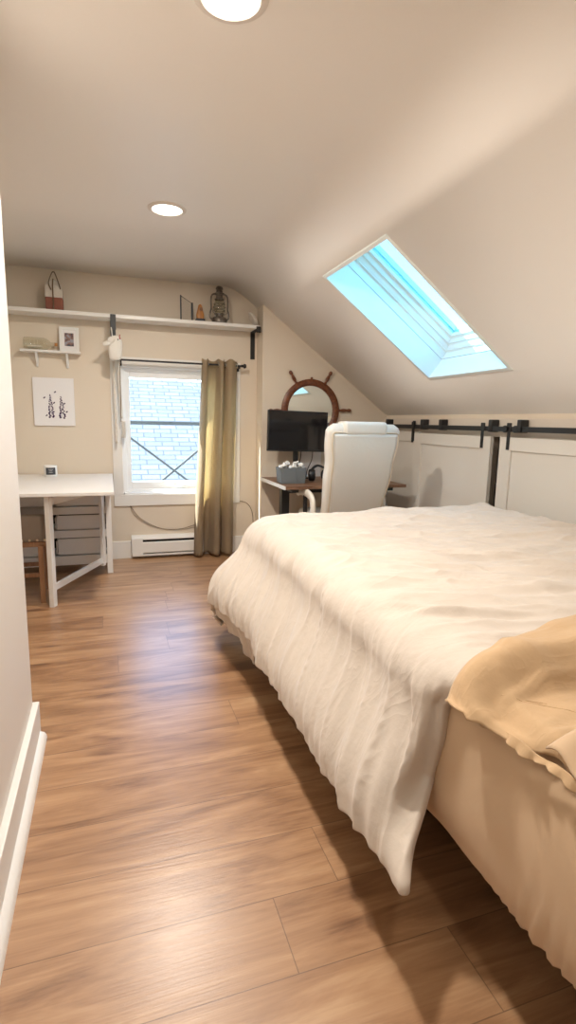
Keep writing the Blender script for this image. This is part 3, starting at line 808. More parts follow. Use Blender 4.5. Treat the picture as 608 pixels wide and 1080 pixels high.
# candle frame: two thin dark uprights with a slanted pane
t = thing('glass_bookend', 'slanted clear pane between two thin dark uprights on the wall shelf', 'ornament', (.69, 5.05, SHT))
b = new(); prism(b, [(.648, SHT + .001), (.740, SHT + .001), (.740, SHT + .150), (.652, SHT + .210)], 'Y', 5.045, 5.051); obj('pane', b, glassmat('clear_pane', (.96, .96, .96)), t)
b = new(); box(b, (.640, 5.04, SHT + .0005), (.650, 5.056, SHT + .222), .001); box(b, (.736, 5.04, SHT + .0005), (.752, 5.056, SHT + .165), .001); beam(b, (.648, 5.048, SHT + .215), (.744, 5.048, SHT + .158), .004, .004); obj('upright', b, M['charcoal'], t)
# wood carving
t = thing('wood_carving', 'small orange carved wooden figure on a dark block beside the lantern', 'ornament', (.817, 5.05, SHT))
obj('base', bx((.778, 5.02, SHT + .0005), (.856, 5.08, SHT + .034), .003), M['charcoal'], t)
b = new(); lathe(b, [(.0001, SHT + .034), (.034, SHT + .034), (.036, SHT + .07), (.028, SHT + .10), (.022, SHT + .125), (.018, SHT + .145), (.008, SHT + .158), (.0001, SHT + .16)], 20, (.817, 5.05, 0), sy=.6)
obj('figure', b, M['orange'], t, smooth=True)
b = new(); lathe(b, [(.0001, 5.024), (.014, 5.024), (.016, 5.030), (.014, 5.036), (.0001, 5.036)], 16, (.822, 0, SHT + .115), axis='Y'); obj('carved_disc', b, M['stoolwood'], t, smooth=True)
# lantern
lx, ly, lz = .99, 5.045, SHT
t = thing('hurricane_lantern', 'old pewter-coloured hurricane lantern with a glass globe on the shelf', 'lantern', (lx, ly, lz))
b = new(); lathe(b, [(.0001, lz + .0005), (.066, lz + .0005), (.069, lz + .006), (.068, lz + .040), (.060, lz + .056), (.034, lz + .062), (.034, lz + .078), (.046, lz + .082), (.046, lz + .09), (.0001, lz + .09)], 28, (lx, ly, 0)); obj('fuel_tank', b, M['metal'], t, smooth=True)
b = new(); lathe(b, [(.034, lz + .09), (.048, lz + .115), (.054, lz + .145), (.048, lz + .175), (.036, lz + .205), (.034, lz + .205), (.046, lz + .175), (.052, lz + .145), (.046, lz + .115), (.032, lz + .09)], 28, (lx, ly, 0)); obj('globe', b, M['bglass'], t, smooth=True)
b = new(); lathe(b, [(.0001, lz + .205), (.040, lz + .205), (.044, lz + .214), (.030, lz + .222), (.028, lz + .25), (.046, lz + .256), (.047, lz + .264), (.030, lz + .272), (.026, lz + .295), (.034, lz + .302), (.030, lz + .316), (.014, lz + .326), (.0001, lz + .328)], 28, (lx, ly, 0)); obj('chimney', b, M['metal'], t, smooth=True)
for sg in (-1, 1):
    b = new(); tube(b, spline([(lx + sg * .05, ly, lz + .03), (lx + sg * .082, ly, lz + .05), (lx + sg * .086, ly, lz + .085), (lx + sg * .076, ly, lz + .13), (lx + sg * .076, ly, lz + .21), (lx + sg * .066, ly, lz + .248), (lx + sg * .035, ly, lz + .262)], 6), .0075, 10)
    obj('side_tube', b, M['metal'], t, smooth=True)
b = new()
for k in (0, 1, 2):
    z = lz + (.118, .145, .172)[k]; r = (.052, .057, .052)[k]
    tube(b, [(lx + r * math.cos(a * PI / 10), ly + r * math.sin(a * PI / 10), z) for a in range(20)], .0022, 6, closed=True)
for s_ in (-1, 1): tube(b, spline([(lx - s_ * .045, ly - .03, lz + .10), (lx, ly - .058, lz + .145), (lx + s_ * .045, ly - .03, lz + .19)], 5), .002, 6)
obj('globe_guard', b, M['metal'], t, smooth=True)
b = new(); tube(b, spline([(lx - .07, ly, lz + .225), (lx - .079, ly - .02, lz + .16), (lx - .06, ly - .045, lz + .09), (lx, ly - .075, lz + .066), (lx + .06, ly - .045, lz + .09), (lx + .079, ly - .02, lz + .16), (lx + .07, ly, lz + .225)], 6), .002, 6)
obj('bail_handle', b, M['metal'], t, smooth=True)
# leaning shells / discs at the shelf end
b = new()
rot = Matrix.Translation((1.296, 5.04, SHT + .066)) @ Matrix.Rotation(math.radians(-32), 4, 'Y')
tmp = new(); lathe(tmp, [(.0001, -.006), (.050, -.006), (.064, -.004), (.067, 0), (.064, .004), (.0001, .005)], 26)
for v in tmp.verts: v.co = rot @ (Matrix.Rotation(PI / 2, 4, 'Y') @ v.co)
d1 = obj('round_plaque', tmp, M['shell'], smooth=True, origin=(1.3, 5.04, SHT + .002)); tag(d1, 'pale round plaque leaning at the right end of the wall shelf, nearer the lantern', 'plate', 'leaning round plaques')
rot2 = Matrix.Translation((1.311, 5.046, SHT + .0665)) @ Matrix.Rotation(math.radians(-32), 4, 'Y')
d2 = d1.copy(); COL.objects.link(d2); d2.location = Vector(d1.location) + Vector((.017, .004, .002)); d2['label'] = 'pale round plaque leaning at the right end of the wall shelf, against the bracket side'

# ------------------------------------------------------------------ small shelf
t = thing('small_shelf', 'small white shelf with two slim brackets holding a glass bottle', 'shelf', (-.44, YW, 1.85))
obj('shelf_board', bx((-.675, YW - .10, 1.835), (-.205, YW - .0005, 1.853), .002), M['furn'], t)
for x in (-.555, -.315):
    b = new(); box(b, (x - .009, YW - .016, 1.72), (x + .009, YW - .0005, 1.834), .002); beam(b, (x, YW - .012, 1.735), (x, YW - .085, 1.831), .016, .014, .002)
    obj('bracket', b, M['furn'], t)
# bottle on its side
t = thing('glass_bottle', 'clear glass bottle lying on its side on the small white shelf', 'bottle', (-.53, 5.10, 1.853))
bz = 1.853 + .051; bxl = -.645
b = new(); lathe(b, [(.0001, bxl), (.044, bxl), (.050, bxl + .008), (.050, bxl + .155), (.044, bxl + .178), (.026, bxl + .198), (.016, bxl + .205), (.015, bxl + .235), (.018, bxl + .237), (.018, bxl + .243), (.0001, bxl + .243)], 28, (0, 5.103, bz), axis='X')
obj('bottle_glass', b, M['bglass'], t, smooth=True)
b = new(); lathe(b, [(.0001, bxl + .236), (.0135, bxl + .236), (.0145, bxl + .258), (.0001, bxl + .258)], 16, (0, 5.103, bz), axis='X'); obj('cork', b, M['orange'], t, smooth=True)
b = new(); lathe(b, [(.0001, bxl + .02), (.020, bxl + .03), (.028, bxl + .07), (.022, bxl + .12), (.0001, bxl + .14)], 12, (0, 5.103, bz - .022), axis='X', sy=.45)
for dx in (.05, .08, .105): tube(b, [(bxl + dx, 5.103, bz - .02), (bxl + dx, 5.103, bz + .030)], .0015, 6)
obj('model_ship', b, M['shell'], t)
# framed photo
t = thing('photo_frame', 'small white framed photo standing on the small white shelf', 'picture', (-.295, 5.12, 1.8535))
mtx = Matrix.Translation((-.293, 5.095, 1.8545)) @ Matrix.Rotation(math.radians(-8), 4, 'X')
b = new()
for lo, hi in (((-.078, 0, 0), (-.054, .014, .205)), ((.054, 0, 0), (.078, .014, .205)), ((-.054, 0, 0), (.054, .014, .024)), ((-.054, 0, .181), (.054, .014, .205))): box(b, lo, hi, .002, 2, mtx)
obj('frame', b, M['plastic_w'], t)
b = new(); box(b, (-.054, .006, .024), (.054, .010, .181), 0, 2, mtx); obj('mat_board', b, M['paper'], t)
pm = bpy.data.materials.new('printed_photo'); pm.use_nodes = True
nt = pm.node_tree; tcn = nt.nodes.new('ShaderNodeTexCoord'); tn = nt.nodes.new('ShaderNodeTexNoise'); tn.inputs['Scale'].default_value = 28; cr = nt.nodes.new('ShaderNodeValToRGB')
cr.color_ramp.elements[0].position = .38; cr.color_ramp.elements[0].color = (.05, .06, .09, 1); cr.color_ramp.elements[1].position = .62; cr.color_ramp.elements[1].color = (.30, .32, .38, 1)
e = cr.color_ramp.elements.new(.5); e.color = (.24, .12, .09, 1)
nt.links.new(tcn.outputs['Object'], tn.inputs['Vector']); nt.links.new(tn.outputs['Fac'], cr.inputs[0]); nt.links.new(cr.outputs[0], nt.nodes['Principled BSDF'].inputs['Base Color'])
b = new(); box(b, (-.036, .004, .045), (.036, .006, .155), 0, 2, mtx); obj('photo_print', b, pm, t)
# canvas print with two dark flower spikes
t = thing('art_print', 'white canvas print with two dark purple flower sprigs on the wall', 'picture', (-.44, YW, 1.23))
obj('canvas', bx((-.603, YW - .018, 1.225), (-.275, YW - .0005, 1.632), .002), M['paper'], t)
rng = random.Random(7)
def blob(bm, x, z, rx, rz_, a=0):
    c = [bm.verts.new((x + math.cos(a) * rx * math.cos(k * PI / 4) - math.sin(a) * rz_ * math.sin(k * PI / 4), YW - .0188, z + math.sin(a) * rx * math.cos(k * PI / 4) + math.cos(a) * rz_ * math.sin(k * PI / 4))) for k in range(8)]
    bm.faces.new(c)
for (x0, zb, zt) in ((-.463, 1.300, 1.487), (-.378, 1.296, 1.472)):
    b = new(); quad(b, [(x0 - .001, YW - .0186, zb), (x0 + .001, YW - .0186, zb), (x0 - .005, YW - .0186, zt), (x0 - .007, YW - .0186, zt)])
    n_ = 17
    for i in range(n_):
        f = i / (n_ - 1); z = zb + (zt - zb) * f; wd = .024 * (1 - f) + .002
        for sgn in (-1, 1): blob(b, x0 - .006 * f + sgn * wd * rng.uniform(.4, 1.1), z + rng.uniform(-.003, .003), .0095 * (1 - .55 * f), .0075 * (1 - .5 * f), rng.uniform(-.6, .6))
    obj('flower_sprig', b, M['ink'], t)
for x, z in ((-.515, 1.462), (-.428, 1.512), (-.503, 1.312), (-.358, 1.415), (-.34, 1.345), (-.44, 1.42)):
    b = new(); blob(b, x, z, .010, .005, .5); blob(b, x + .004, z + .005, .006, .004, -.8); obj('painted_petal', b, M['ink'], t)

# ------------------------------------------------------------------ curtain rod and curtain
t = thing('curtain_rod', 'thin black curtain rod across the window top', 'curtain rod', (.65, 5.05, 1.80))
b = new(); tube(b, [(.085, 5.06, 1.805), (1.205, 5.06, 1.805)], .0085, 12); obj('rod', b, M['black'], t, smooth=True)
b = new(); lathe(b, [(.0001, 1.20), (.012, 1.20), (.013, 1.212), (.010, 1.216), (.020, 1.225), (.021, 1.235), (.016, 1.245), (.0001, 1.248)], 16, (0, 5.06, 1.805), axis='X'); obj('finial', b, M['black'], t, smooth=True)
for x in (.12, 1.185):
    b = new(); tube(b, [(x, 5.06, 1.800), (x, 5.06, 1.785), (x, YW - .021, 1.785)], .006, 8); box(b, (x - .011, YW - .026, 1.760), (x + .011, YW - .020, 1.81), .002); obj('rod_bracket', b, M['black'], t, smooth=True)

top = [(.835, 5.085), (.842, 5.035), (.862, 5.018), (.880, 5.04), (.892, 5.10), (.935, 5.118), (.975, 5.115), (.990, 5.06), (1.005, 5.022), (1.022, 5.020), (1.035, 5.05), (1.045, 5.10), (1.058, 5.06), (1.075, 5.03), (1.105, 5.022), (1.140, 5.045), (1.160, 5.09), (1.168, 5.118)]
bot = [(.745, 5.07), (.752, 5.02), (.785, 4.985), (.815, 5.01), (.832, 5.085), (.860, 5.118), (.890, 5.11), (.905, 5.05), (.925, 4.985), (.960, 4.97), (.985, 5.01), (1.000, 5.09), (1.020, 5.04), (1.045, 4.99), (1.080, 4.985), (1.105, 5.02), (1.122, 5.08), (1.130, 5.118)]
tp = spline([(x, y, 0) for x, y in top], 7); bp_ = spline([(x, y, 0) for x, y in bot], 7)
b = new(); nu = len(tp) - 1
def cur(i, j, nz=60):
    f = j / nz; z = 1.848 - (1.848 - .022) * f
    g = smooth01(f) * .55 + f * .45
    p = tp[i] * (1 - g) + bp_[i] * g
    top_sag = .010 * math.cos(i / nu * 5 * 2 * PI) * max(0, 1 - f * 12)
    return Vector((p.x + .004 * noise.noise(Vector((i * .1, z * 3, 0))), p.y + .006 * noise.noise(Vector((i * .15, z * 2.2, 6))), z + top_sag))
Gc = [[b.verts.new(cur(i, j)) for j in range(61)] for i in range(nu + 1)]
for i in range(nu):
    for j in range(60): b.faces.new((Gc[i][j], Gc[i + 1][j], Gc[i + 1][j + 1], Gc[i][j + 1]))
ct = thing('curtain', 'taupe linen grommet curtain gathered at the right side of the window', 'curtain', (.98, 5.06, .02))
c_ = obj('curtain_cloth', b, M['curtain'], ct, smooth=True, auto=False); s = c_.modifiers.new('t', 'SOLIDIFY'); s.thickness = .003
for x in (.888, .984, 1.048, 1.158):
    b = new(); tube(b, [(x + .002 * math.cos(a), 5.06 + .024 * math.cos(a * 2 * PI / 20), 1.805 + .024 * math.sin(a * 2 * PI / 20)) for a in range(20)], .004, 8, closed=True); obj('grommet', b, M['chrome'], ct, smooth=True)

# ------------------------------------------------------------------ ornament and cords left of the window
t = thing('hanging_ornament', 'small white padded ornament with a side flap hanging from the shelf bracket', 'ornament', (.067, 4.90, 1.80))
b = new()
pr = [(.0001, 1.782), (.030, 1.784), (.048, 1.796), (.054, 1.83), (.057, 1.88), (.056, 1.93), (.046, 1.962), (.025, 1.980), (.0001, 1.984)]
lathe(b, pr, 24, (.078, 4.90, 0), sy=.5)
for v in b.verts: v.co.x += (1.9 - v.co.z) * -.02
obj('body', b, M['cotton'], t, smooth=True)
b = new(); bmesh.ops.create_uvsphere(b, u_segments=18, v_segments=10, radius=1, matrix=Matrix.Translation((.010, 4.878, 1.913)) @ Matrix.Rotation(-.25, 4, 'Y') @ Matrix.Diagonal((.038, .018, .020, 1))); obj('flap', b, M['cotton'], t, smooth=True)
b = new(); bmesh.ops.create_uvsphere(b, u_segments=14, v_segments=8, radius=1, matrix=Matrix.Translation((.045, 4.875, 1.94)) @ Matrix.Rotation(-.6, 4, 'Y') @ Matrix.Diagonal((.035, .016, .028, 1))); obj('fold', b, M['cotton'], t, smooth=True)
b = new(); bmesh.ops.create_uvsphere(b, u_segments=10, v_segments=6, radius=.0055, matrix=Matrix.Translation((.100, 4.872, 1.948))); obj('eye', b, M['black'], t, smooth=True)
b = new(); tube(b, spline([(.056, 4.90, 1.975), (.053, 4.915, 2.02), (.049, 4.926, 2.05)], 5), .0045, 8); obj('hanging_loop', b, M['cotton'], t, smooth=True)
b = new(); tube(b, spline([(.100, 4.888, 1.965), (.120, 4.885, 1.955), (.113, 4.886, 1.972), (.118, 4.888, 1.99)], 5), .004, 8); obj('red_ribbon', b, M['pink'], t, smooth=True)

# pale cords hanging from rod and tassel
t = thing('window_cord', 'pair of pale ribbons hanging from the left end of the curtain rod', 'cord', (.09, 5.07, 1.80))
for x0, x1, zb, zt in ((.088, .102, 1.30, 1.80), (.052, .060, 1.08, 1.79)):
    b = new(); grid(b, lambda u, v: Vector((x0 + .018 * u + (x1 - x0) * (1 - v) , 5.068 + .004 * math.sin(u * 6), zb + (zt - zb) * v)), 4, 20)
    o_ = obj('ribbon', b, M['cotton'] if x0 > .06 else M['shell'], t, smooth=True); s = o_.modifiers.new('t', 'SOLIDIFY'); s.thickness = .003
b = new(); tube(b, [(.115, 5.06, 1.79), (.112, 5.06, 1.55), (.110, 5.06, 1.27)], .0035, 6); obj('dark_string', b, M['rope'], t)
t2 = thing('rope_tassel', 'knotted white rope tassel hanging beside the window frame', 'tassel', (.125, 5.06, 1.15))
b = new()
for k in range(3):
    pts = []
    for i in range(34):
        f = i / 33; a = f * 20 + k * 2.09
        pts.append((.128 + .014 * math.cos(a) + .006 * math.sin(f * PI), 5.075 + .012 * math.sin(a), 1.275 - .145 * f))
    tube(b, pts, .0065, 6)
obj('braid', b, M['cotton'], t2, smooth=True)
b = new(); tube(b, [(.128, 5.072, 1.27), (.118, 5.062, 1.5), (.112, 5.06, 1.797)], .003, 6); obj('string', b, M['cotton'], t2)

# ------------------------------------------------------------------ baseboard heater and cable
t = thing('baseboard_heater', 'white electric baseboard heater on the wall below the window', 'heater', (.5, 5.13, 0))
hx0, hx1 = .172, .84
b = new(); prism(b, [(5.098, .052), (5.090, .060), (5.090, .150), (5.098, .158), (5.110, .158), (5.110, .052)], 'X', hx0 + .10, hx1 - .02); obj('front_panel', b, M['white'], t)
b = new(); prism(b, [(5.088, .028), (YW - .0005, .028), (YW - .0005, .218), (5.120, .218), (5.088, .195)], 'X', hx0, hx0 + .10)
obj('end_cap', b, M['white'], t)
obj('end_cap', bx((hx1 - .02, 5.088, .028), (hx1, YW - .0005, .218), .002), M['white'], t)
b = new(); prism(b, [(5.092, .028), (YW - .0005, .028), (YW - .0005, .218), (5.118, .218), (5.088, .190), (5.088, .182), (5.118, .205), (5.14, .205), (5.14, .042), (5.086, .042), (5.086, .028)], 'X', hx0 + .10, hx1 - .02); obj('housing', b, M['white'], t)
b = new(); box(b, (hx0 + .10, 5.118, .045), (hx1 - .02, 5.139, .2)); obj('dark_fins', b, M['dark'], t)
b = new(); tube(b, spline([(.17, YW - .006, .50), (.20, YW - .006, .42), (.30, YW - .006, .33), (.45, YW - .006, .27), (.60, YW - .006, .25), (.75, YW - .006, .27), (.85, YW - .006, .29)], 8), .0028, 6); obj('wall_cable', b, M['cable'], None, smooth=True)
cb = bpy.data.objects['wall_cable']; tag(cb, 'thin beige cable sagging on the wall below the window sill, lower loop', 'cable', 'thin wall cables')
b = new(); tube(b, spline([(.17, YW - .007, .50), (.25, YW - .007, .385), (.38, YW - .007, .30), (.50, YW - .007, .262), (.64, YW - .007, .262), (.75, YW - .007, .29), (.85, YW - .007, .31)], 8), .0024, 6)
tag(obj('wall_cable', b, M['rope'], None, smooth=True), 'thin cable under the window sill, the tighter upper loop', 'cable', 'thin wall cables')
b = new(); tube(b, spline([(1.10, YW - .02, .50), (1.22, YW - .008, .515), (1.30, YW - .008, .48), (1.345, YW - .008, .38), (1.352, YW - .008, .2), (1.35, YW - .022, .02)], 8), .003, 6)
tag(obj('wall_cable', b, M['rope'], None, smooth=True), 'brown cable curving out from behind the curtain towards the wall corner', 'cable', 'thin wall cables')

# ------------------------------------------------------------------ ship's wheel mirror
wx, wy, wz = 1.857, YA, 1.412
t = thing('ship_wheel_mirror', 'round mirror in a dark wooden ship wheel frame above the desk', 'mirror', (wx, wy, wz))
b = new(); lathe(b, [(.232, wy - .002), (.232, wy - .022), (.245, wy - .030), (.262, wy - .034), (.280, wy - .030), (.294, wy - .022), (.294, wy - .002)], 56, (wx, 0, wz), axis='Y'); 
obj('wheel_rim', b, M['wheelwood'], t, smooth=True)
b = new(); lathe(b, [(.0001, wy - .010), (.236, wy - .010), (.236, wy - .004), (.0001, wy - .004)], 56, (wx, 0, wz), axis='Y'); obj('mirror_glass', b, M['mirror'], t)
for k in range(6):
    a = math.radians(60 * k + 1.5)
    prof_h = [(.0001, .288), (.013, .288), (.013, .300), (.009, .308), (.0155, .325), (.017, .345), (.013, .370), (.010, .380), (.016, .392), (.017, .405), (.012, .420), (.0001, .424)]
    b = new(); lathe(b, prof_h, 14, (0, 0, 0), axis='X')
    for v in b.verts: v.co = Matrix.Translation((wx, wy - .020, wz)) @ Matrix.Rotation(-a, 4, 'Y') @ v.co
    obj('wheel_handle', b, M['wheelwood'], t, smooth=True)
b = new(); bmesh.ops.create_uvsphere(b, u_segments=12, v_segments=8, radius=.012, matrix=Matrix.Translation((wx, wy - .02, wz + .302))); obj('top_knob', b, M['wheelwood'], t, smooth=True)

# ------------------------------------------------------------------ desk
DX0, DX1, DYF, DYB, DZ = 1.345, 2.47, 4.13, 4.90, .778
t = thing('desk', 'walnut-topped standing desk on black legs in the alcove', 'desk', (1.9, 4.5, 0))
obj('desktop', bx((DX0 + .012, DYF, DZ - .026), (DX1, DYB, DZ), .003), M['deskwood'], t)
obj('edge_strip', bx((DX0, DYF, DZ - .027), (DX0 + .0115, DYB, DZ + .001), .001), M['plastic_w'], t)
for x in (DX0 + .12, DX1 - .12):
    b = new(); box(b, (x - .035, 4.46, .03), (x + .035, 4.54, DZ - .06), .004); box(b, (x - .035, 4.17, 0), (x + .035, 4.86, .03), .006); box(b, (x - .03, 4.2, DZ - .06), (x + .03, 4.84, DZ - .027), .003); obj('leg', b, M['black'], t)
obj('crossbar', bx((DX0 + .12, 4.47, DZ - .10), (DX1 - .12, 4.53, DZ - .04), .003), M['black'], t)
# monitor
mxc, my = 1.655, 4.72
t = thing('monitor', 'black flat monitor on the desk in front of the ship wheel mirror', 'monitor', (mxc, my, DZ))
mm = Matrix.Translation((mxc, my, 1.215)) @ Matrix.Rotation(math.radians(2), 4, 'Z') @ Matrix.Rotation(math.radians(1.0), 4, 'Y')
b = new(); box(b, (-.292, -.012, -.184), (.292, .022, .184), .005, 2, mm); obj('monitor_case', b, M['black'], t)
b = new(); box(b, (-.283, -.0135, -.170), (.283, -.0122, .177), 0, 2, mm); obj('screen', b, M['screen'], t)
b = new(); box(b, (mxc - .030, my + .022, DZ + .01), (mxc + .018, my + .040, 1.20), .004); obj('stand_neck', b, M['black'], t)
b = new(); box(b, (mxc - .11, my - .04, DZ + .0005), (mxc + .10, my + .12, DZ + .012), .004); obj('stand_base', b, M['black'], t)
for i, (xa, xb_) in enumerate(((1.70, 1.66), (1.815, 1.77))):
    b = new(); tube(b, spline([(xa, my + .02, 1.05), (xa - .005, my + .03, .95), (xb_, my + .03, .86), (xb_ + .0, my + .06, DZ + .005)], 6), .0045, 8)
    tag(obj('monitor_cable', b, M['black'], None, smooth=True), ('black cable dropping behind the grey basket from the monitor', 'black cable dropping from the middle of the monitor to the desk')[i], 'cable', 'monitor cables')
# basket with white things
t = thing('felt_basket', 'grey felt basket on the left of the desk below the monitor', 'basket', (1.50, 4.42, DZ))
b = new(); c0 = (1.49, 4.40); hx_, hy_ = .105, .07
box(b, (c0[0] - hx_, c0[1] - hy_, DZ + .001), (c0[0] + hx_, c0[1] + hy_, DZ + .008))
for lo, hi in (((-hx_, -hy_), (hx_, -hy_ + .006)), ((-hx_, hy_ - .006), (hx_, hy_)), ((-hx_, -hy_), (-hx_ + .006, hy_)), ((hx_ - .006, -hy_), (hx_, hy_))):
    box(b, (c0[0] + lo[0], c0[1] + lo[1], DZ + .001), (c0[0] + hi[0], c0[1] + hi[1], DZ + .135), .002)
for v in b.verts:
    k = (v.co.z - DZ) / .135; v.co.x = c0[0] + (v.co.x - c0[0]) * (1 + .10 * k); v.co.y = c0[1] + (v.co.y - c0[1]) * (1 + .10 * k)
obj('basket_body', b, M['felt'], t)
b = new(); box(b, (c0[0] + .02, c0[1] - hy_ - .0105, DZ + .01), (c0[0] + .026, c0[1] - hy_ - .006, DZ + .135)); obj('seam', b, M['felt'], t)
rolls = [(-.085, -.03, .0), (-.04, .02, .6), (.0, -.035, 1.2), (.035, .0, 2.2), (.075, .03, 2.9), (.085, -.03, .4)]
r0 = None
for i, (dx, dy, a) in enumerate(rolls):
    b = new()
    lathe(b, [(.0001, -.03), (.017, -.03), (.022, -.024), (.022, -.014), (.013, -.008), (.013, .008), (.022, .014), (.022, .024), (.017, .03), (.0001, .03)], 14, (0, 0, 0), axis='Z')
    o = obj('controller_grip', b, M['plastic_w'], None, smooth=True)
    o.location = (c0[0] + dx, c0[1] + dy, DZ + .150 + .008 * math.sin(i * 2.1)); o.rotation_euler = (.5 + .4 * math.sin(i), .9 * math.cos(i * 1.7), a)
    tag(o, ('leftmost white plastic piece sticking out of the grey basket', 'second white plastic piece from the left in the grey basket', 'white plastic piece at the front middle of the grey basket', 'white plastic piece at the centre of the grey basket', 'white plastic piece at the back right of the grey basket', 'white plastic piece at the front right corner of the grey basket')[i], 'plastic piece', 'white pieces in the grey basket')
# headphones / black device
t = thing('headphones', 'black headphones lying on the desk beside the office chair', 'headphones', (1.80, 4.55, DZ))
for sx in (-1, 1):
    b = new(); lathe(b, [(.0001, -.028), (.046, -.028), (.054, -.016), (.054, .014), (.044, .028), (.0001, .028)], 20, (0, 0, 0), axis='X')
    for v in b.verts: v.co = Matrix.Translation((1.79 + sx * .070, 4.50, DZ + .056)) @ Matrix.Rotation(sx * .25, 4, 'Z') @ v.co
    obj('ear_cup', b, M['black'], t, smooth=True)
b = new(); tube(b, spline([(1.725, 4.51, DZ + .06), (1.735, 4.53, DZ + .105), (1.80, 4.56, DZ + .135), (1.865, 4.53, DZ + .105), (1.875, 4.51, DZ + .06)], 6), .008, 8, ry=.012); obj('headband', b, M['black'], t, smooth=True)
t = thing('game_controller', 'small white and black controller on the desk next to the headphones', 'controller', (1.84, 4.30, DZ))
b = new(); box(b, (1.79, 4.27, DZ + .001), (1.90, 4.34, DZ + .04), .016, 4); obj('controller_body', b, M['black'], t, smooth=True)
b = new(); tube(b, spline([(1.80, 4.262, DZ + .03), (1.84, 4.255, DZ + .045), (1.89, 4.262, DZ + .02)], 5), .012, 8); obj('white_grip', b, M['plastic_w'], t, smooth=True)
# white paper/panel leaning on the alcove wall behind the desk
t = obj('paper_sheet', bx((1.76, YA - .010, DZ - .02), (1.98, YA - .003, 1.02), .001), M['paper']); tag(t, 'plain white board standing against the wall behind the desk cables', 'board')

# ------------------------------------------------------------------ office chair
t = thing('office_chair', 'white leather executive office chair turned towards the desk', 'office chair', (1.86, 4.0, 0), math.radians(0))
CH = t; L_ = True
# local frame: +y faces the desk, z up; backrest leans to -y
def back_sec(f):
    """f 0 bottom .. 1 top -> centre (y,z), half width, half thick"""
    z = .52 + .775 * f; y = -.02 - .20 * f - .03 * math.sin(f * PI)
    hw = .252 + .050 * smooth01(f * 1.3) - .016 * math.exp(-((f - .62) / .12) ** 2)
    ht = .055 + .015 * math.sin(f * PI)
    if f > .93: hw -= .05 * ((f - .93) / .07) ** 2; ht -= .03 * ((f - .93) / .07) ** 2
    return y, z, hw, ht
def loft(bm, secs, n=36, p=5.0, sh=lambda z: 0):
    rings = []
    for (y, z, hw, ht) in secs:
        r = []
        for k in range(n):
            a = 2 * PI * k / n; ca, sa = math.cos(a), math.sin(a)
            x = hw * math.copysign(abs(ca) ** (2 / p), ca); yy = ht * math.copysign(abs(sa) ** (2 / p), sa)
            r.append(bm.verts.new((x + sh(z), y + yy, z)))
        rings.append(r)
    for i in range(len(rings) - 1):
        for k in range(n): bm.faces.new((rings[i][k], rings[i][(k + 1) % n], rings[i + 1][(k + 1) % n], rings[i + 1][k]))
    bm.faces.new(rings[0][::-1]); bm.faces.new(rings[-1])
b = new(); loft(b, [back_sec(i / 30) for i in range(31)], 48, 5); bk = obj('backrest', b, M['leather'], t, smooth=True, local=True)
# back shell panel (lighter, flat) with piping
b = new()
def panel(u, v):
    f = .0 + .90 * v; y, z, hw, ht = back_sec(f); x = (u - .5) * 2 * (hw - .030)
    return Vector((x, y - ht - .006 - .006 * (1 - (2 * u - 1) ** 6) , z))
grid(b, panel, 20, 30); o = obj('back_panel', b, M['leather'], bk, smooth=True, local=True); s = o.modifiers.new('t', 'SOLIDIFY'); s.thickness = .006
pts = []
for i in range(25): y, z, hw, ht = back_sec(.9 * i / 24); pts.append((-(hw - .028), y - ht - .004, z))
y, z, hw, ht = back_sec(.905)
pts += [(-(hw - .045), y - ht - .004, z + .008), (0, y - ht - .006, z + .008), ((hw - .045), y - ht - .004, z + .008)]
for i in range(24, -1, -1): y, z, hw, ht = back_sec(.9 * i / 24); pts.append(((hw - .028), y - ht - .004, z))
b = new(); tube(b, pts, .006, 8); obj('piping', b, M['leather_side'], bk, smooth=True, local=True)
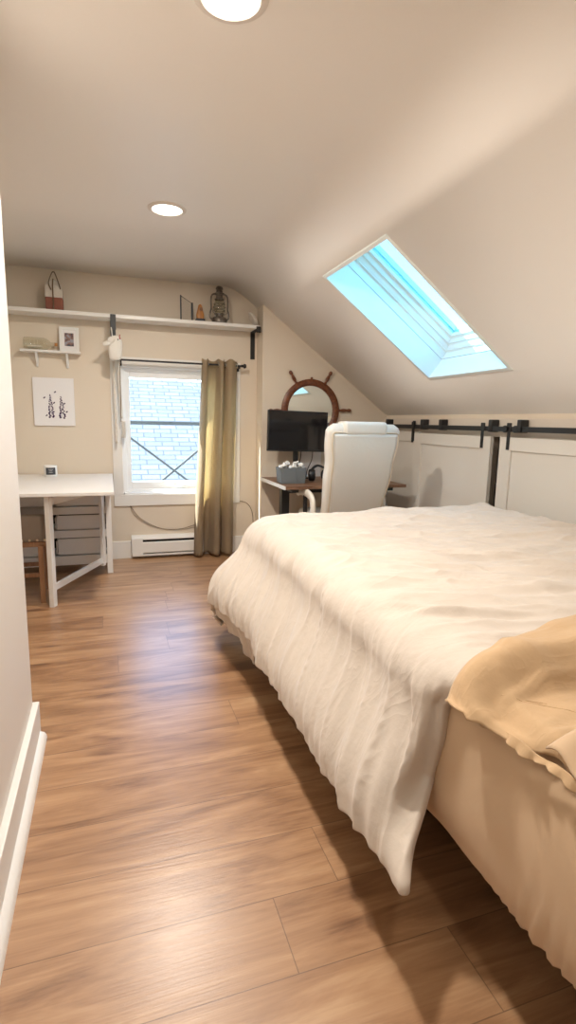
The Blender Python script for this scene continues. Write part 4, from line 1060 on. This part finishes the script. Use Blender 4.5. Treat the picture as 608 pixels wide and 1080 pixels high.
# head pillow over the top
b = new(); y, z, hw, ht = back_sec(.965)
box(b, (-.185, y - .072, z - .06), (.175, y + .10, z + .045), .035, 5); obj('head_pillow', b, M['leather'], bk, smooth=True, local=True)
b = new(); y, z, hw, ht = back_sec(.05)
for p0, p1 in (((-.11, 0), (.06, 0)), ((-.11, -.1), (-.11, 0)), ((.06, -.1), (.06, 0))): tube(b, [(p0[0], y - ht - .014, z + .06 + p0[1]), (p1[0], y - ht - .014, z + .06 + p1[1])], .004, 6)
obj('stitched_pocket', b, M['leather_side'], bk, smooth=True, local=True)
b = new(); box(b, (-.27, -.02, .42), (.27, .50, .55), .05, 5); obj('seat', b, M['leather'], t, smooth=True, local=True)
for sx in (-1, 1):
    X_ = sx * .315
    b = new(); pth = spline([(X_, .0, .56), (X_, .0, .655), (X_, .04, .70), (X_, .14, .722), (X_, .28, .720), (X_, .36, .705)], 6)
    tube(b, pth, .034, 14, ry=.020); obj('arm_pad', b, M['leather'], t, smooth=True, local=True)
    b = new(); tube(b, [(X_, .18, .70), (X_ * .97, .20, .45), (sx * .2, .22, .43)], .018, 10); obj('arm_post', b, M['black'], t, smooth=True, local=True)
b = new(); tube(b, [(0, .22, .12), (0, .22, .43)], .03, 16); obj('gas_column', b, M['black'], t, smooth=True, local=True)
b = new(); box(b, (-.12, .08, .39), (.12, .36, .425), .006); obj('seat_mechanism', b, M['black'], t, local=True)
for k in range(5):
    a = 2 * PI * k / 5 + .3; ex, ey = .30 * math.cos(a), .22 + .30 * math.sin(a)
    b = new(); beam(b, (0, .22, .13), (ex, ey, .085), .05, .03, .006); obj('base_leg', b, M['chrome'], t, local=True)
    b = new(); lathe(b, [(.0001, -.02), (.028, -.02), (.030, -.014), (.030, .014), (.028, .02), (.0001, .02)], 18, (0, 0, 0), axis='X')
    for v in b.verts: v.co = Matrix.Translation((ex, ey, .0305)) @ Matrix.Rotation(a, 4, 'Z') @ v.co
    tube(b, [(ex, ey, .055), (ex, ey, .09)], .008, 8)
    obj('caster', b, M['black'], t, smooth=True, local=True)
